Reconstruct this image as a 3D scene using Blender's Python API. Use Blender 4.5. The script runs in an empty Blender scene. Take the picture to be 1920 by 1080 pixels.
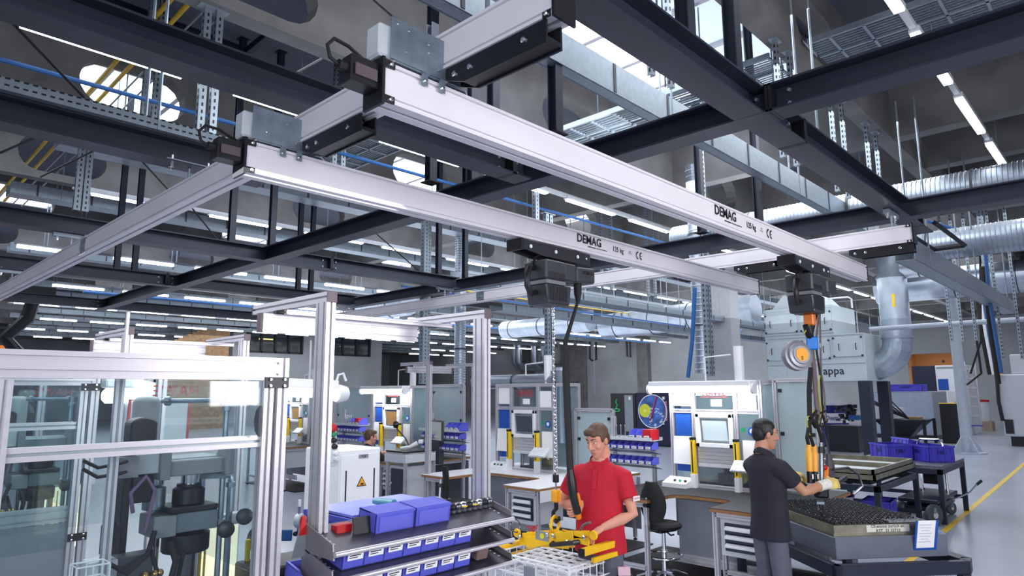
import bpy, bmesh, math, random
from mathutils import Vector, Matrix
random.seed(7)
C = bpy.context.scene.collection
PI = math.pi
# ---------------------------------------------------------------- camera
F_PX, YAW, PITCH, ROLL, ZC = 1247.0, math.radians(46.394), math.radians(8.828), math.radians(-0.3165), 2.05
_f = Vector((math.sin(YAW)*math.cos(PITCH), math.cos(YAW)*math.cos(PITCH), math.sin(PITCH)))
_r0 = Vector((math.cos(YAW), -math.sin(YAW), 0)); _u0 = _r0.cross(_f)
_r = math.cos(ROLL)*_r0 + math.sin(ROLL)*_u0; _u = -math.sin(ROLL)*_r0 + math.cos(ROLL)*_u0
cam = bpy.data.cameras.new('camera'); camo = bpy.data.objects.new('camera', cam); C.objects.link(camo)
cam.sensor_width = 36.0; cam.lens = 36.0*F_PX/1920.0; cam.clip_start = 0.05; cam.clip_end = 200
camo.matrix_world = Matrix(((_r.x, _u.x, -_f.x, 0), (_r.y, _u.y, -_f.y, 0), (_r.z, _u.z, -_f.z, ZC), (0, 0, 0, 1)))
bpy.context.scene.camera = camo
def at(px, py, x=None, y=None, z=None):
    """measured point of the photograph put on a known plane of the hall"""
    d = _f + _r*((px-960)/F_PX) - _u*((py-540)/F_PX)
    t = x/d.x if x is not None else y/d.y if y is not None else (z-ZC)/d.z
    return Vector((d.x*t, d.y*t, ZC+d.z*t))
# ---------------------------------------------------------------- world, exposure, big lights
W = bpy.data.worlds.new('world'); bpy.context.scene.world = W; W.use_nodes = True
W.node_tree.nodes['Background'].inputs[0].default_value = (0.72, 0.80, 1.0, 1)
W.node_tree.nodes['Background'].inputs[1].default_value = 0.42
vs = bpy.context.scene.view_settings
vs.view_transform = 'Standard'; vs.look = 'None'; vs.gamma = 1.0; vs.exposure = 0.0; vs.use_curve_mapping = False
bpy.context.scene.cycles.max_bounces = 6; bpy.context.scene.cycles.transparent_max_bounces = 40
bpy.context.scene.cycles.caustics_reflective = False; bpy.context.scene.cycles.caustics_refractive = False
def area(name, loc, to, sx, sy, power, col=(1, 1, 1)):
    l = bpy.data.lights.new(name, 'AREA'); l.shape = 'RECTANGLE'; l.size = sx; l.size_y = sy; l.energy = power; l.color = col
    o = bpy.data.objects.new(name, l); C.objects.link(o); o.location = loc
    o.rotation_euler = (Vector(to)-Vector(loc)).to_track_quat('-Z', 'Y').to_euler(); return o
area('photo_strobe_light', (4.4, -2.6, 2.7), (4.0, 2.6, 3.1), 2.4, 1.6, 190, (1.0, 0.95, 0.98))
area('fill_light_behind_camera', (-3, -3, 3.0), (5, 5, 1.4), 5, 2.4, 330, (0.9, 0.94, 1.0))  # added unseen fill from behind the camera, no hall fitting there
area('strip_glow_work_area', (7.5, 4.5, 5.7), (7.5, 4.5, 0), 9, 5, 520, (0.9, 0.94, 1.0))
area('fill_light_cells', (1.4, 4.6, 3.2), (1.4, 4.4, 0), 2.4, 3.4, 110, (0.9, 0.94, 1.0))  # added fill to brighten the cells, no lamp hangs here
area('strip_glow_far_bay', (26, 15, 5.5), (26, 15, 0), 30, 20, 1900, (0.88, 0.93, 1.0))
area('strip_glow_right_aisle', (24, 3.5, 5.5), (24, 3.5, 0), 24, 6, 520, (0.88, 0.93, 1.0))
area('strip_glow_left_bay', (12, 30, 5.4), (12, 30, 0), 20, 22, 2000, (0.88, 0.93, 1.0))
area('fill_light_right_wall', (34, 24, 5.2), (45, 24, 2.6), 4, 60, 5200, (0.9, 0.94, 1.0))  # added wall washer brightening the right wall, not a strip light
area('fill_light_left_wall', (14, 33, 5.2), (14, 42, 3.0), 30, 4, 500, (0.9, 0.94, 1.0))  # added wall washer for the office front, no fitting of its own
area('fill_uplight_far', (24, 18, 4.2), (24, 18, 9), 30, 26, 2200, (0.88, 0.93, 1.0))  # added unseen uplight to lift the dark far ceiling
area('fill_uplight_near', (8.0, 4.9, 5.3), (8.0, 6.65, 6.7), 10, .5, 90, (0.9, 0.94, 1.0))  # added uplight to brighten the near beam web, no fitting here
# ---------------------------------------------------------------- materials
def lin(c): return tuple((v/255/12.92 if v/255 <= .04045 else ((v/255+.055)/1.055)**2.4) for v in c)
MATS = {}
def M(name, rgb=(128, 128, 128), rough=.5, metal=0., var=.06, scale=6., bump=0., emit=0., alpha=None, trans=0., stretch=None, coat=0.):
    if name in MATS: return MATS[name]
    m = bpy.data.materials.new(name); m.use_nodes = True; MATS[name] = m
    nt = m.node_tree; n = nt.nodes; L = nt.links; b = n['Principled BSDF']
    c = lin(rgb)
    b.inputs['Base Color'].default_value = (*c, 1); b.inputs['Roughness'].default_value = rough; b.inputs['Metallic'].default_value = metal
    if coat: b.inputs['Coat Weight'].default_value = coat
    if trans: b.inputs['Transmission Weight'].default_value = trans
    if alpha is not None: b.inputs['Alpha'].default_value = alpha
    if emit:
        b.inputs['Emission Color'].default_value = (*c, 1); b.inputs['Emission Strength'].default_value = emit
    if (var or bump) and not emit:
        tc = n.new('ShaderNodeTexCoord'); mp = n.new('ShaderNodeMapping'); nz = n.new('ShaderNodeTexNoise')
        if stretch: mp.inputs['Scale'].default_value = stretch
        nz.inputs['Scale'].default_value = scale; nz.inputs['Detail'].default_value = 5
        L.new(tc.outputs['Object'], mp.inputs[0]); L.new(mp.outputs[0], nz.inputs[0])
        if var:
            mr = n.new('ShaderNodeMapRange'); mr.inputs[1].default_value = .3; mr.inputs[2].default_value = .7
            mr.inputs[3].default_value = 1-var*1.6; mr.inputs[4].default_value = 1+var
            mx = n.new('ShaderNodeMix'); mx.data_type = 'RGBA'; mx.blend_type = 'MULTIPLY'; mx.inputs[0].default_value = 1
            mx.inputs[6].default_value = (*c, 1)
            L.new(nz.outputs['Fac'], mr.inputs[0]); L.new(mr.outputs[0], mx.inputs[7]); L.new(mx.outputs[2], b.inputs['Base Color'])
        if bump:
            bp = n.new('ShaderNodeBump'); bp.inputs['Strength'].default_value = bump; bp.inputs['Distance'].default_value = .02
            L.new(nz.outputs['Fac'], bp.inputs['Height']); L.new(bp.outputs[0], b.inputs['Normal'])
    return m
CONC = M('concrete', (122, 121, 120), .85, 0, .18, 1.6, .12)
CONCW = M('wall_concrete', (168, 171, 174), .85, 0, .10, .5, .05)
SLAB = M('ceiling_slab', (96, 101, 112), .9, 0, .08, .6)
FLOOR = M('epoxy_floor', (168, 173, 186), .22, 0, .05, .7, .01)
YEL = M('yellow_paint', (226, 184, 40), .45)
STEEL = M('anthracite_steel', (42, 48, 62), .42, .3, .08, 3)
STEEL2 = M('black_steel', (24, 26, 32), .45, .2, .06, 4)
ALU = M('anodised_aluminium', (204, 201, 207), .35, .5, .03, 4, 0, stretch=(1, 1, 12))
KBK = M('crane_aluminium', (232, 228, 233), .45, .1, .03, 2)
GALV = M('galvanised_steel', (150, 162, 172), .42, .6, .07, 14)
ZINC = M('zinc_plate', (146, 160, 172), .38, .7, .14, 14)
DUCT = M('duct_sheet', (176, 186, 198), .32, .8, .10, 3)
CHROME = M('chrome', (225, 226, 230), .15, 1., 0)
BLACKP = M('black_plastic', (22, 22, 25), .4, 0, .1, 8)
RUBBER = M('black_rubber', (18, 18, 19), .7)
HOIST = M('hoist_grey', (56, 57, 62), .45, .1, .06, 8)
LGREY = M('light_grey_paint', (200, 205, 210), .4, 0, .03)
MGREY = M('mid_grey_paint', (128, 134, 142), .5, 0, .05)
DGREY = M('dark_grey_paint', (62, 66, 74), .5, 0, .08)
WHITE = M('white_paint', (226, 228, 232), .4, 0, .02)
WHITEP = M('white_paper', (236, 236, 238), .8, 0, .02)
LAMP = M('lamp_diffuser', (244, 249, 255), .4, 0, 0, emit=7.5)
TASK = M('task_lamp_diffuser', (250, 252, 255), .4, 0, 0, emit=5)
DAY = M('daylight_pane', (236, 243, 255), .4, 0, 0, emit=3.2)
FOIL_GLOW = M('glowing_foil_panel', (196, 212, 228), .4, 0, 0, emit=1.1)  # glow put into the foil panels to make them bright, no daylight pane
BIN = M('blue_plastic', (92, 96, 206), .42, 0, .06, 10)
BIN2 = M('violet_blue_plastic', (72, 66, 190), .42, 0, .06, 10)
BLUE = M('blue_paint', (28, 88, 150), .45)
BLUEB = M('blue_clipboard', (24, 78, 168), .5)
RED = M('red_plastic', (190, 26, 34), .45)
GREEN = M('green_plastic', (30, 140, 90), .45)
ORANGE = M('orange_plastic', (236, 132, 34), .45)
YELP = M('yellow_plastic', (238, 198, 30), .45)
def glass_mat(name, tint, refl):
    m = bpy.data.materials.new(name); m.use_nodes = True; MATS[name] = m; n = m.node_tree.nodes; L = m.node_tree.links; n.remove(n['Principled BSDF'])
    t = n.new('ShaderNodeBsdfTransparent'); t.inputs[0].default_value = (*tint, 1); g = n.new('ShaderNodeBsdfGlossy'); g.inputs['Roughness'].default_value = .03
    f = n.new('ShaderNodeLayerWeight'); f.inputs[0].default_value = .5; pw = n.new('ShaderNodeMath'); pw.operation = 'POWER'; pw.inputs[1].default_value = 4
    ml = n.new('ShaderNodeMath'); ml.operation = 'MULTIPLY_ADD'; ml.inputs[1].default_value = .45; ml.inputs[2].default_value = refl; x = n.new('ShaderNodeMixShader')
    L.new(f.outputs['Facing'], pw.inputs[0]); L.new(pw.outputs[0], ml.inputs[0]); L.new(ml.outputs[0], x.inputs[0]); L.new(t.outputs[0], x.inputs[1]); L.new(g.outputs[0], x.inputs[2]); L.new(x.outputs[0], n['Material Output'].inputs[0]); return m
GLASS = glass_mat('clear_glazing', (.9, .945, .95), .04)
FROST = M('frosted_panel', (176, 194, 200), .3, 0, .05, 2, alpha=.78)
WOOD = M('plywood_edge', (150, 108, 66), .6, 0, .2, 20, stretch=(1, 1, 8))
TOPW = M('white_worktop', (222, 222, 226), .4, 0, .04, 20)
TOPB = M('black_rubber_top', (30, 32, 36), .6, 0, .15, 12)
BRASSY = M('worn_zinc_tray', (150, 146, 128), .38, .7, .2, 7)
INK = M('printed_black', (14, 14, 18), .6, 0, 0)
# ---------------------------------------------------------------- mesh builder
class B:
    def __init__(s): s.v = []; s.f = []
    def add(s, vs, fs):
        o = len(s.v); s.v += [Vector(p) for p in vs]; s.f += [tuple(o+i for i in f) for f in fs]; return s
    def box(s, x0, y0, z0, x1, y1, z1):
        return s.add([(x, y, z) for z in (z0, z1) for y in (y0, y1) for x in (x0, x1)],
                     [(0, 2, 3, 1), (4, 5, 7, 6), (0, 1, 5, 4), (2, 6, 7, 3), (0, 4, 6, 2), (1, 3, 7, 5)])
    def cb(s, c, d, R=None):
        """box by centre and size, R an optional rotation"""
        o = len(s.v); h = Vector(d)/2; s.box(-h.x, -h.y, -h.z, h.x, h.y, h.z)
        for i in range(o, len(s.v)): s.v[i] = (R @ s.v[i] if R else s.v[i])+Vector(c)
        return s
    def prism(s, poly, p0, p1, side=None, up=(0, 0, 1)):
        """2-D outline (side, up) swept from p0 to p1"""
        p0 = Vector(p0); p1 = Vector(p1); a = (p1-p0).normalized(); up = Vector(up)
        sd = Vector(side) if side else up.cross(a).normalized()
        u = a.cross(sd).normalized() if not side else up
        n = len(poly); o = len(s.v)
        for p in (p0, p1): s.v += [p+sd*q[0]+u*q[1] for q in poly]
        s.f += [tuple(o+i for i in range(n))[::-1], tuple(o+n+i for i in range(n))]
        s.f += [(o+i, o+(i+1) % n, o+n+(i+1) % n, o+n+i) for i in range(n)]
        return s
    def tube(s, p0, p1, r, n=8, r2=None):
        return s.path([p0, p1], r, n, [r, r if r2 is None else r2])
    def path(s, pts, r, n=6, rs=None, closed=False):
        P = [Vector(p) for p in pts]; k = len(P)
        rings = []; ref = None
        for i in range(k):
            if closed: t = (P[(i+1) % k]-P[i-1]).normalized()
            else: t = ((P[min(i+1, k-1)]-P[max(i-1, 0)])).normalized()
            if ref is None:
                ref = Vector((0, 0, 1)) if abs(t.z) < .9 else Vector((1, 0, 0))
            a = (ref-t*ref.dot(t)).normalized(); b = t.cross(a); ref = a
            q = rs[i] if rs else r
            rings.append([P[i]+(a*math.cos(2*PI*j/n)+b*math.sin(2*PI*j/n))*q for j in range(n)])
        return s.loft(rings, closed)
    def loft(s, rings, closed=False):
        n = len(rings[0]); k = len(rings); o = len(s.v)
        for r in rings: s.v += [Vector(p) for p in r]
        for i in range(k if closed else k-1):
            for j in range(n):
                a, b2 = o+i*n, o+((i+1) % k)*n
                s.f.append((a+j, a+(j+1) % n, b2+(j+1) % n, b2+j))
        if not closed: s.f += [tuple(o+j for j in range(n))[::-1], tuple(o+(k-1)*n+j for j in range(n))]
        return s
    def lathe(s, prof, c=(0, 0, 0), n=16, axis=None):
        """profile (radius, height) turned about an axis through c"""
        a = Vector(axis or (0, 0, 1)).normalized(); e = Vector((1, 0, 0)) if abs(a.x) < .9 else Vector((0, 1, 0))
        e1 = (e-a*e.dot(a)).normalized(); e2 = a.cross(e1); c = Vector(c)
        return s.loft([[c+a*h+(e1*math.cos(2*PI*j/n)+e2*math.sin(2*PI*j/n))*max(r, 1e-4) for j in range(n)] for r, h in prof])
    def ball(s, c, r, n=10, sc=(1, 1, 1)):
        c = Vector(c)
        return s.loft([[c+Vector((r*sc[0]*math.sin(t)*math.cos(2*PI*j/n), r*sc[1]*math.sin(t)*math.sin(2*PI*j/n), -r*sc[2]*math.cos(t))) for j in range(n)]
                       for t in [max(.02, min(PI-.02, PI*i/(n//2+1))) for i in range(n//2+2)]])
    def build(s, name, mat, parent=None, label=None, cat=None, group=None, kind=None, smooth=False, bev=0, remesh=0, sm_it=0, loc=None):
        me = bpy.data.meshes.new(name)
        off = WL.get(parent.name, Vector()) if parent else None
        if parent is None:
            if loc is not None: off = Vector(loc)
            else:
                xs = [v.x for v in s.v]; ys = [v.y for v in s.v]; zs = [v.z for v in s.v]
                off = Vector(((min(xs)+max(xs))/2, (min(ys)+max(ys))/2, min(zs)))
        me.from_pydata([tuple(v-off) for v in s.v], [], s.f); me.validate()
        if not remesh or True:
            bm = bmesh.new(); bm.from_mesh(me)
            if bev: bmesh.ops.bevel(bm, geom=[e for e in bm.edges if len(e.link_faces) == 2 and e.calc_face_angle() > .6], offset=bev, segments=1, affect='EDGES', clamp_overlap=True)
            bmesh.ops.recalc_face_normals(bm, faces=bm.faces); bm.to_mesh(me); bm.free()
        me.materials.append(mat)
        if smooth:
            for p in me.polygons: p.use_smooth = True
            try: me.set_sharp_from_angle(angle=math.radians(40))
            except Exception: pass
        o = bpy.data.objects.new(name, me); C.objects.link(o)
        if parent: o.parent = parent; WL[o.name] = off
        else: o.location = off; WL[o.name] = off
        if remesh:
            md = o.modifiers.new('r', 'REMESH'); md.mode = 'VOXEL'; md.voxel_size = remesh; md.use_smooth_shade = True
            if sm_it:
                m2 = o.modifiers.new('s', 'SMOOTH'); m2.iterations = sm_it; m2.factor = .5
            bpy.context.view_layer.update()
            dg = bpy.context.evaluated_depsgraph_get(); nm = bpy.data.meshes.new_from_object(o.evaluated_get(dg))
            o.modifiers.clear(); o.data = nm
            if not nm.materials: nm.materials.append(mat)
            for p in nm.polygons: p.use_smooth = True
        tag(o, label, cat, group, kind); return o
WL = {}
def tag(o, label=None, cat=None, group=None, kind=None):
    for k, v in (('label', label), ('category', cat), ('group', group), ('kind', kind)):
        if v: o[k] = v
    return o
def thing(name, label, cat, loc=(0, 0, 0), rz=0, group=None, local=False):
    o = bpy.data.objects.new(name, None); C.objects.link(o); o.location = loc; o.rotation_euler = (0, 0, rz); o.empty_display_size = .1
    WL[o.name] = Vector() if (local or rz) else Vector(loc)
    return tag(o, label, cat, group)
def dup(root, loc, rz=None, label=None, group=None):
    r = root.copy(); C.objects.link(r); r.location = loc
    if rz is not None: r.rotation_euler = (0, 0, rz)
    if label: r['label'] = label
    if group: r['group'] = group
    for ch in list(root.children):
        c = ch.copy(); C.objects.link(c); c.parent = r
        for g in ch.children:
            d = g.copy(); C.objects.link(d); d.parent = c
    return r
def rot(axis, deg): return Matrix.Rotation(math.radians(deg), 3, axis)
def text(s, parent, mat, loc, size, xd, up, name='lettering', bold=0., align='CENTER', depth=.0006):
    cu = bpy.data.curves.new('t', 'FONT'); cu.body = s; cu.size = size; cu.align_x = align; cu.align_y = 'CENTER'; cu.extrude = depth; cu.offset = bold*size
    cu.resolution_u = 2
    to = bpy.data.objects.new('t', cu); C.objects.link(to); bpy.context.view_layer.update()
    me = bpy.data.meshes.new_from_object(to.evaluated_get(bpy.context.evaluated_depsgraph_get()))
    bpy.data.objects.remove(to)
    x = Vector(xd).normalized(); u = Vector(up); u = (u-x*u.dot(x)).normalized(); n = x.cross(u); l = Vector(loc)
    b = B(); b.v = [l+x*v.co.x+u*v.co.y+n*v.co.z for v in me.vertices]; b.f = [tuple(p.vertices) for p in me.polygons]
    return b.build(name, mat, parent)
# ---------------------------------------------------------------- profiles
def slot_poly(w, h, nw, nh, g=.010, d=.011):
    """aluminium T-slot outline: nw grooves on the w faces, nh grooves on the h faces"""
    pts = []
    def face(a, b, n, inn):
        a = Vector(a); b = Vector(b); t = (b-a).normalized(); L = (b-a).length; inn = Vector(inn); pts.append(a)
        for i in range(n):
            c = a+t*(L*(i+.5)/n)
            pts.extend([c-t*g/2, c-t*g/2+inn*d, c+t*g/2+inn*d, c+t*g/2])
    face((-w/2, -h/2), (w/2, -h/2), nw, (0, 1)); face((w/2, -h/2), (w/2, h/2), nh, (-1, 0))
    face((w/2, h/2), (-w/2, h/2), nw, (0, -1)); face((-w/2, h/2), (-w/2, -h/2), nh, (1, 0))
    return [(p.x, p.y) for p in pts]
def ext(b, p0, p1, w=.045, h=.045, side=None, up=(0, 0, 1)):
    """one T-slot extrusion; w along side, h along up"""
    return b.prism(slot_poly(w, h, max(1, round(w/.045)), max(1, round(h/.045))), p0, p1, side, up)
def ibeam(b, p0, p1, w=.2, h=.19, tf=.014, tw=.011, side=None, up=(0, 0, 1)):
    x = w/2; t = tw/2
    return b.prism([(-x, 0), (x, 0), (x, tf), (t, tf), (t, h-tf), (x, h-tf), (x, h), (-x, h), (-x, h-tf), (-t, h-tf), (-t, tf), (-x, tf)], p0, p1, side, up)
KP = [(-.06, 0), (-.011, 0), (-.011, .03), (.011, .03), (.011, 0), (.06, 0), (.06, .015), (.046, .016), (.046, .026), (.057, .028),
      (.057, .152), (.046, .154), (.046, .164), (.06, .165), (.06, .18), (-.06, .18), (-.06, .165), (-.046, .164), (-.046, .154), (-.057, .152),
      (-.057, .028), (-.046, .026), (-.046, .016), (-.06, .015)]
# ================================================================ THE HALL
X1, Y1 = 45.0, 62.0
b = B().box(-12, -12, -.2, X1+8, Y1+1, 0); b.build('floor', FLOOR, kind='structure')
b = B().box(-3, 2.7-8, 7.2, X1, Y1, 7.4); b.build('ceiling', SLAB, kind='structure')
# painted lane line
b = B(); p = at(1752, 1012, z=0); q = at(1906, 881.5, z=0); d = (q-p).normalized(); s_ = Vector((-d.y, d.x, 0))*.045
p2 = p-d*3.2; q2 = q+d*9
b.add([p2-s_+Vector((0, 0, .002)), p2+s_+Vector((0, 0, .002)), q2+s_+Vector((0, 0, .002)), q2-s_+Vector((0, 0, .002))], [(0, 3, 2, 1)])
b.build('floor_marking', YEL, kind='structure')
# primary concrete beams along X with oval service openings
def stadium(cx, cz, hw, hh, side):
    """half outline of an opening, from top to bottom, seen from the solid on its given side"""
    r = hh; pts = []
    for i in range(9):
        t = PI/2-PI*i/8
        pts.append((cx+side*(hw-r+r*math.cos(t)), cz+r*math.sin(t)))
    return pts
OV0, OVS = 2.9, 5.4
for yb in (-1.25, 2.7, 6.65, 10.6, 14.6, 18.6, 22.6, 26.6, 30.6, 34.6, 38.6, 42.6, 46.6, 50.6, 54.6, 58.6):
    b = B(); x0, x1 = -3.0, X1
    b.box(x0, yb-.12, 6.0, x1, yb+.12, 6.14); b.box(x0, yb-.12, 6.84, x1, yb+.12, 7.2)
    cs = [OV0+OVS*k for k in range(-1, 8)]; prev = None
    for i in range(len(cs)+1):
        left = stadium(cs[i-1], 6.49, .72, .35, 1) if i > 0 else [(x0, 6.84), (x0, 6.14)]
        right = stadium(cs[i], 6.49, .72, .35, -1)[::-1] if i < len(cs) else [(x1, 6.14), (x1, 6.84)]
        poly = left+right
        b.prism(poly, (0, yb-.12, 0), (0, yb+.12, 0), side=(1, 0, 0), up=(0, 0, 1))
    b.build('concrete_beam', CONC, kind='structure')
# cross ribs along Y in the far part
for i, xb in enumerate([11.7+2.05*k for k in range(17)]):
    for (ya, yb2) in ((-1.13, 2.58),)+(((2.82, 6.53), (6.77, 10.48), (10.72, 14.48), (14.72, 18.48)) if i % 2 == 0 else ()):
        B().box(xb-.14, ya, 6.02, xb+.14, yb2, 7.2).build('concrete_rib', CONC, kind='structure')
# roof lights between the beams: frame, bars and panes
def rooflight(n, x0, x1, y0, y1, mat, npane, ym=None):
    r = tag(bpy.data.objects.new('window_%d' % n, None), kind='structure'); C.objects.link(r); r.location = (x0, y0, 7.1); WL[r.name] = Vector((x0, y0, 7.1))
    f = B()
    for y in (y0, y1): f.box(x0, y-.05, 7.1, x1, y+.05, 7.2)
    for k in range(npane+1):
        x = x0+(x1-x0)*k/npane; f.box(x-.04, y0, 7.11, x+.04, y1, 7.2)
    f.build('window_frame', ALU, r)
    for k in range(npane):
        xa = x0+(x1-x0)*k/npane; xb = x0+(x1-x0)*(k+1)/npane
        B().box(xa, y0, 7.17, xb, y1, 7.19).build('pane', mat, r)
rooflight(1, 6.4, 12.4, 4.95, 5.8, DAY, 6)
rooflight(2, 6.4, 12.4, 3.2, 4.85, FOIL_GLOW, 5)  # foil-faced panels built as a made-up glowing window
rooflight(3, 0.5, 16.5, 11.3, 13.6, DAY, 14)
rooflight(4, 0.5, 18.5, 19.3, 21.6, DAY, 15)
rooflight(5, 18.0, 34.0, 3.4, 5.6, DAY, 10)
rooflight(6, 22.0, 36.0, 11.3, 13.6, DAY, 10)
# far walls and columns
wb = B()
dy0, dy1, dz = at(1790, 662, x=X1).y, at(1700, 665, x=X1).y, at(1710, 664, x=X1).z
wb.box(X1, -12, 0, X1+.3, dy0, 7.4); wb.box(X1, dy1, 0, X1+.3, Y1, 7.4); wb.box(X1, dy0, dz, X1+.3, dy1, 7.4)
wb.build('wall_right', CONCW, kind='structure')
# lit corridor behind the gate
BRN = M('corridor_paint', (176, 128, 84), .7); cr = B()
cr.box(X1+6, dy0-3, 0, X1+6.2, dy1+3, 5); cr.box(X1+.3, dy1+.9, 0, X1+6, dy1+1.1, 5); cr.box(X1+.3, dy0-3, 4.4, X1+6, dy1+3, 4.6)
cr.build('wall_corridor', BRN, kind='structure')
for k in range(3):
    B().box(X1+2, dy0+.3+k*.75, 4.3, X1+3.2, dy0+.55+k*.75, 4.39).build('corridor_lamp', LAMP, label='lamp glowing on the ceiling of the brown corridor behind the gate', cat='lamp', group='corridor ceiling lamps')
area('corridor_glow', (X1+2.5, (dy0+dy1)/2, 4.2), (X1+4, (dy0+dy1)/2, 0), 2, 2, 160, (1, .85, .65))
B().box(X1+5.9, dy0-.4, 0, X1+6, dy0+1.0, 3.6).build('door_1', M('dark_door', (44, 34, 30), .5), kind='structure')
# office block with black framed windows at the far left
YW = 42.0
z0, z1 = at(480, 661, y=YW).z, at(480, 600, y=YW).z
xa, xb, xc, xd, xe = at(462, 661, y=YW).x, at(565, 664, y=YW).x, at(615, 665, y=YW).x, at(692, 668, y=YW).x, at(716, 668, y=YW).x
B().box(-3, Y1, 0, X1, Y1+.3, 7.4).build('wall_left', CONCW, kind='structure')
wl = B(); wl.box(xa-.9, YW, 0, xe, YW+.3, z0); wl.box(xa-.9, YW, z1, xe, YW+.3, 6.0)
wl.box(xa-.9, YW, z0, xa, YW+.3, z1); wl.box(xb, YW, z0, xc, YW+.3, z1); wl.box(xd, YW, z0, xe, YW+.3, z1); wl.box(xe-.3, YW+.3, 0, xe, YW+5, 6.0); wl.box(xa-.9, YW+.3, 0, xa-.6, YW+5, 6.0)
wl.build('wall_office_front', CONCW, kind='structure')
WG = M('office_glass', (60, 72, 84), .1, 0, .2, .8, alpha=.35); OFF = M('office_interior', (104, 100, 92), .8, 0, .5, .9)
for n, (u, v, k) in enumerate(((xa, xb, 4), (xc, xd, 3))):
    r = tag(bpy.data.objects.new('window_%d' % (7+n), None), kind='structure'); C.objects.link(r); r.location = (u, YW, z0); WL[r.name] = Vector((u, YW, z0))
    f = B(); f.box(u, YW-.1, z0, v, YW+.1, z0+.12); f.box(u, YW-.1, z1-.12, v, YW+.1, z1)
    for i in range(k+1):
        x = u+(v-u)*i/k; f.box(x-.07, YW-.1, z0, x+.07, YW+.1, z1)
    f.build('window_frame', STEEL2, r)
    for i in range(k): B().box(u+(v-u)*i/k+.08, YW-.02, z0+.1, u+(v-u)*(i+1)/k-.08, YW+.02, z1-.1).build('pane', WG, r)
B().box(xa-.6, YW+4, 0, xe-.3, YW+4.2, 6).build('wall_office', OFF, kind='structure')
for k in range(4):
    B().box(xa+.4+k*(xd-xa)/5, YW+3, z1-.8-.2*(k % 2), xa+1.4+k*(xd-xa)/5, YW+3.1, z1-.72-.2*(k % 2)).build('office_lamp', M('warm_lamp', (255, 226, 150), .5, emit=4), label='warm strip lamp inside the office behind the black framed windows', cat='lamp', group='office strip lamps')
# columns standing before the right wall
for i, (pl, pr) in enumerate(((1196, 1216), (1053, 1096), (978, 997))):
    a = at(pl, 700, x=X1-.4).y; c = at(pr, 700, x=X1-.4).y
    B().box(X1-.5, c, 0, X1, a, 7.2).build('column', CONC, kind='structure')
for pl, pr in ((1322, 1372),):
    a = at(pl, 640, x=19).y; c = at(pr, 640, x=19).y; B().box(19, c, 0, 19.6, a, 6).build('column', CONCW, kind='structure')
# ================================================================ STRIP LIGHTS
def strip_proto():
    t = thing('strip_light', 'white ceiling strip light in the row above the right aisle', 'lamp', (0, 0, 5.6), local=True)
    h = B(); h.box(-.8, -.05, .0, .8, .05, .06); h.box(-1.05, -.03, .02, 1.05, .03, .05); h.build('housing', LGREY, t)
    B().box(-.75, -.045, -.03, .75, .045, .0).build('diffuser', LAMP, t); return t
proto = strip_proto(); first = True
fm = bpy.data.meshes.new('strip_light_far'); bb = B().box(-.75, -.05, -.03, .75, .05, .04)
fm.from_pydata([tuple(v) for v in bb.v], [], bb.f); fm.materials.append(LAMP)
ROWS = ((1.35, 'above the right aisle'), (7.56, 'above the crane bay'), (13.4, 'in the second row beyond the crane'), (19.6, 'in the third row beyond the crane'),
        (26, 'in the fourth row beyond the crane'), (32, 'in the fifth row beyond the crane'), (38.2, 'in the sixth row beyond the crane'), (44.6, 'in the seventh row beyond the crane'), (50.4, 'in the last row by the far wall'))
#)
for i, (y, ph) in enumerate(ROWS):
    x = 1.8-2.1*3 if i < 2 else 1.8+2.1*(i//2)
    while x < 44:
        d = (x*_f.x+y*_f.y)
        px = 960+F_PX*(x*_r.x+y*_r.y)/d if d > .5 else -9999
        if (-120 < px < 2000 or (i == 0 and x > 0)) and not (y > 42 and 420 < px < 760):
            lab = 'white ceiling strip light ' + ph
            if i < 3:
                o = proto if first else dup(proto, (x, y, 5.6)); o.location = (x, y, 5.6); first = False
            else:
                o = bpy.data.objects.new('strip_light', fm); C.objects.link(o); o.location = (x, y, 5.6)
            tag(o, lab, 'lamp', 'strip lights ' + ph)
        x += 2.1
# ================================================================ DARK STEEL FRAME
def beam_thing(label, p0, p1, w=.2, h=.19, plates=(), up=(0, 0, 1)):
    p0 = Vector(p0); p1 = Vector(p1); t = thing('steel_beam', label, 'beam', p0)
    ibeam(B(), p0, p1, w, h).build('beam_body', STEEL, t)
    a = (p1-p0).normalized(); s = Vector((-a.y, a.x, 0))
    for k in plates:
        c = p0+a*k
        for sg in (-.012, .012):
            q = B(); q.cb(c+a*sg+Vector((0, 0, h/2)), (.02 if abs(a.x) > .5 else w, .02 if abs(a.y) > .5 else w, h+.004)); q.build('end_plate', STEEL2, t)
        q = B()
        for sd in (-1, 1):
            for zz in (.05, .14):
                for e in (-.11, .11): q.tube(c+s*sd*.006+a*e+Vector((0, 0, zz)), c+s*sd*.024+a*e+Vector((0, 0, zz)), .013, 6)
        q.build('bolt', GALV, t)
    return t
ZB = 3.85
beam_thing('dark steel beam running above the two white girders to the right', (-.6, 1.755, ZB), (8.85, 1.755, ZB), plates=(5.5, 9.0))
beam_thing('dark steel beam on the left with a purple grey web facing the photographer', (-3, 3.77, ZB), (4.1, 3.77, ZB), plates=(6.9,))
beam_thing('dark steel beam carrying the perforated cable tray at the upper left', (-3, 5.32, ZB-.05), (2.5, 5.32, ZB-.05))
beam_thing('dark steel beam crossing behind the near runway under the paired posts', (-1, 8.75, ZB), (7.75, 8.75, ZB), plates=(6.2,))
beam_thing('dark steel beam second from the far end of the crane bay', (-1, 11.95, ZB), (7.75, 11.95, ZB), plates=(5.0,))
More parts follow.
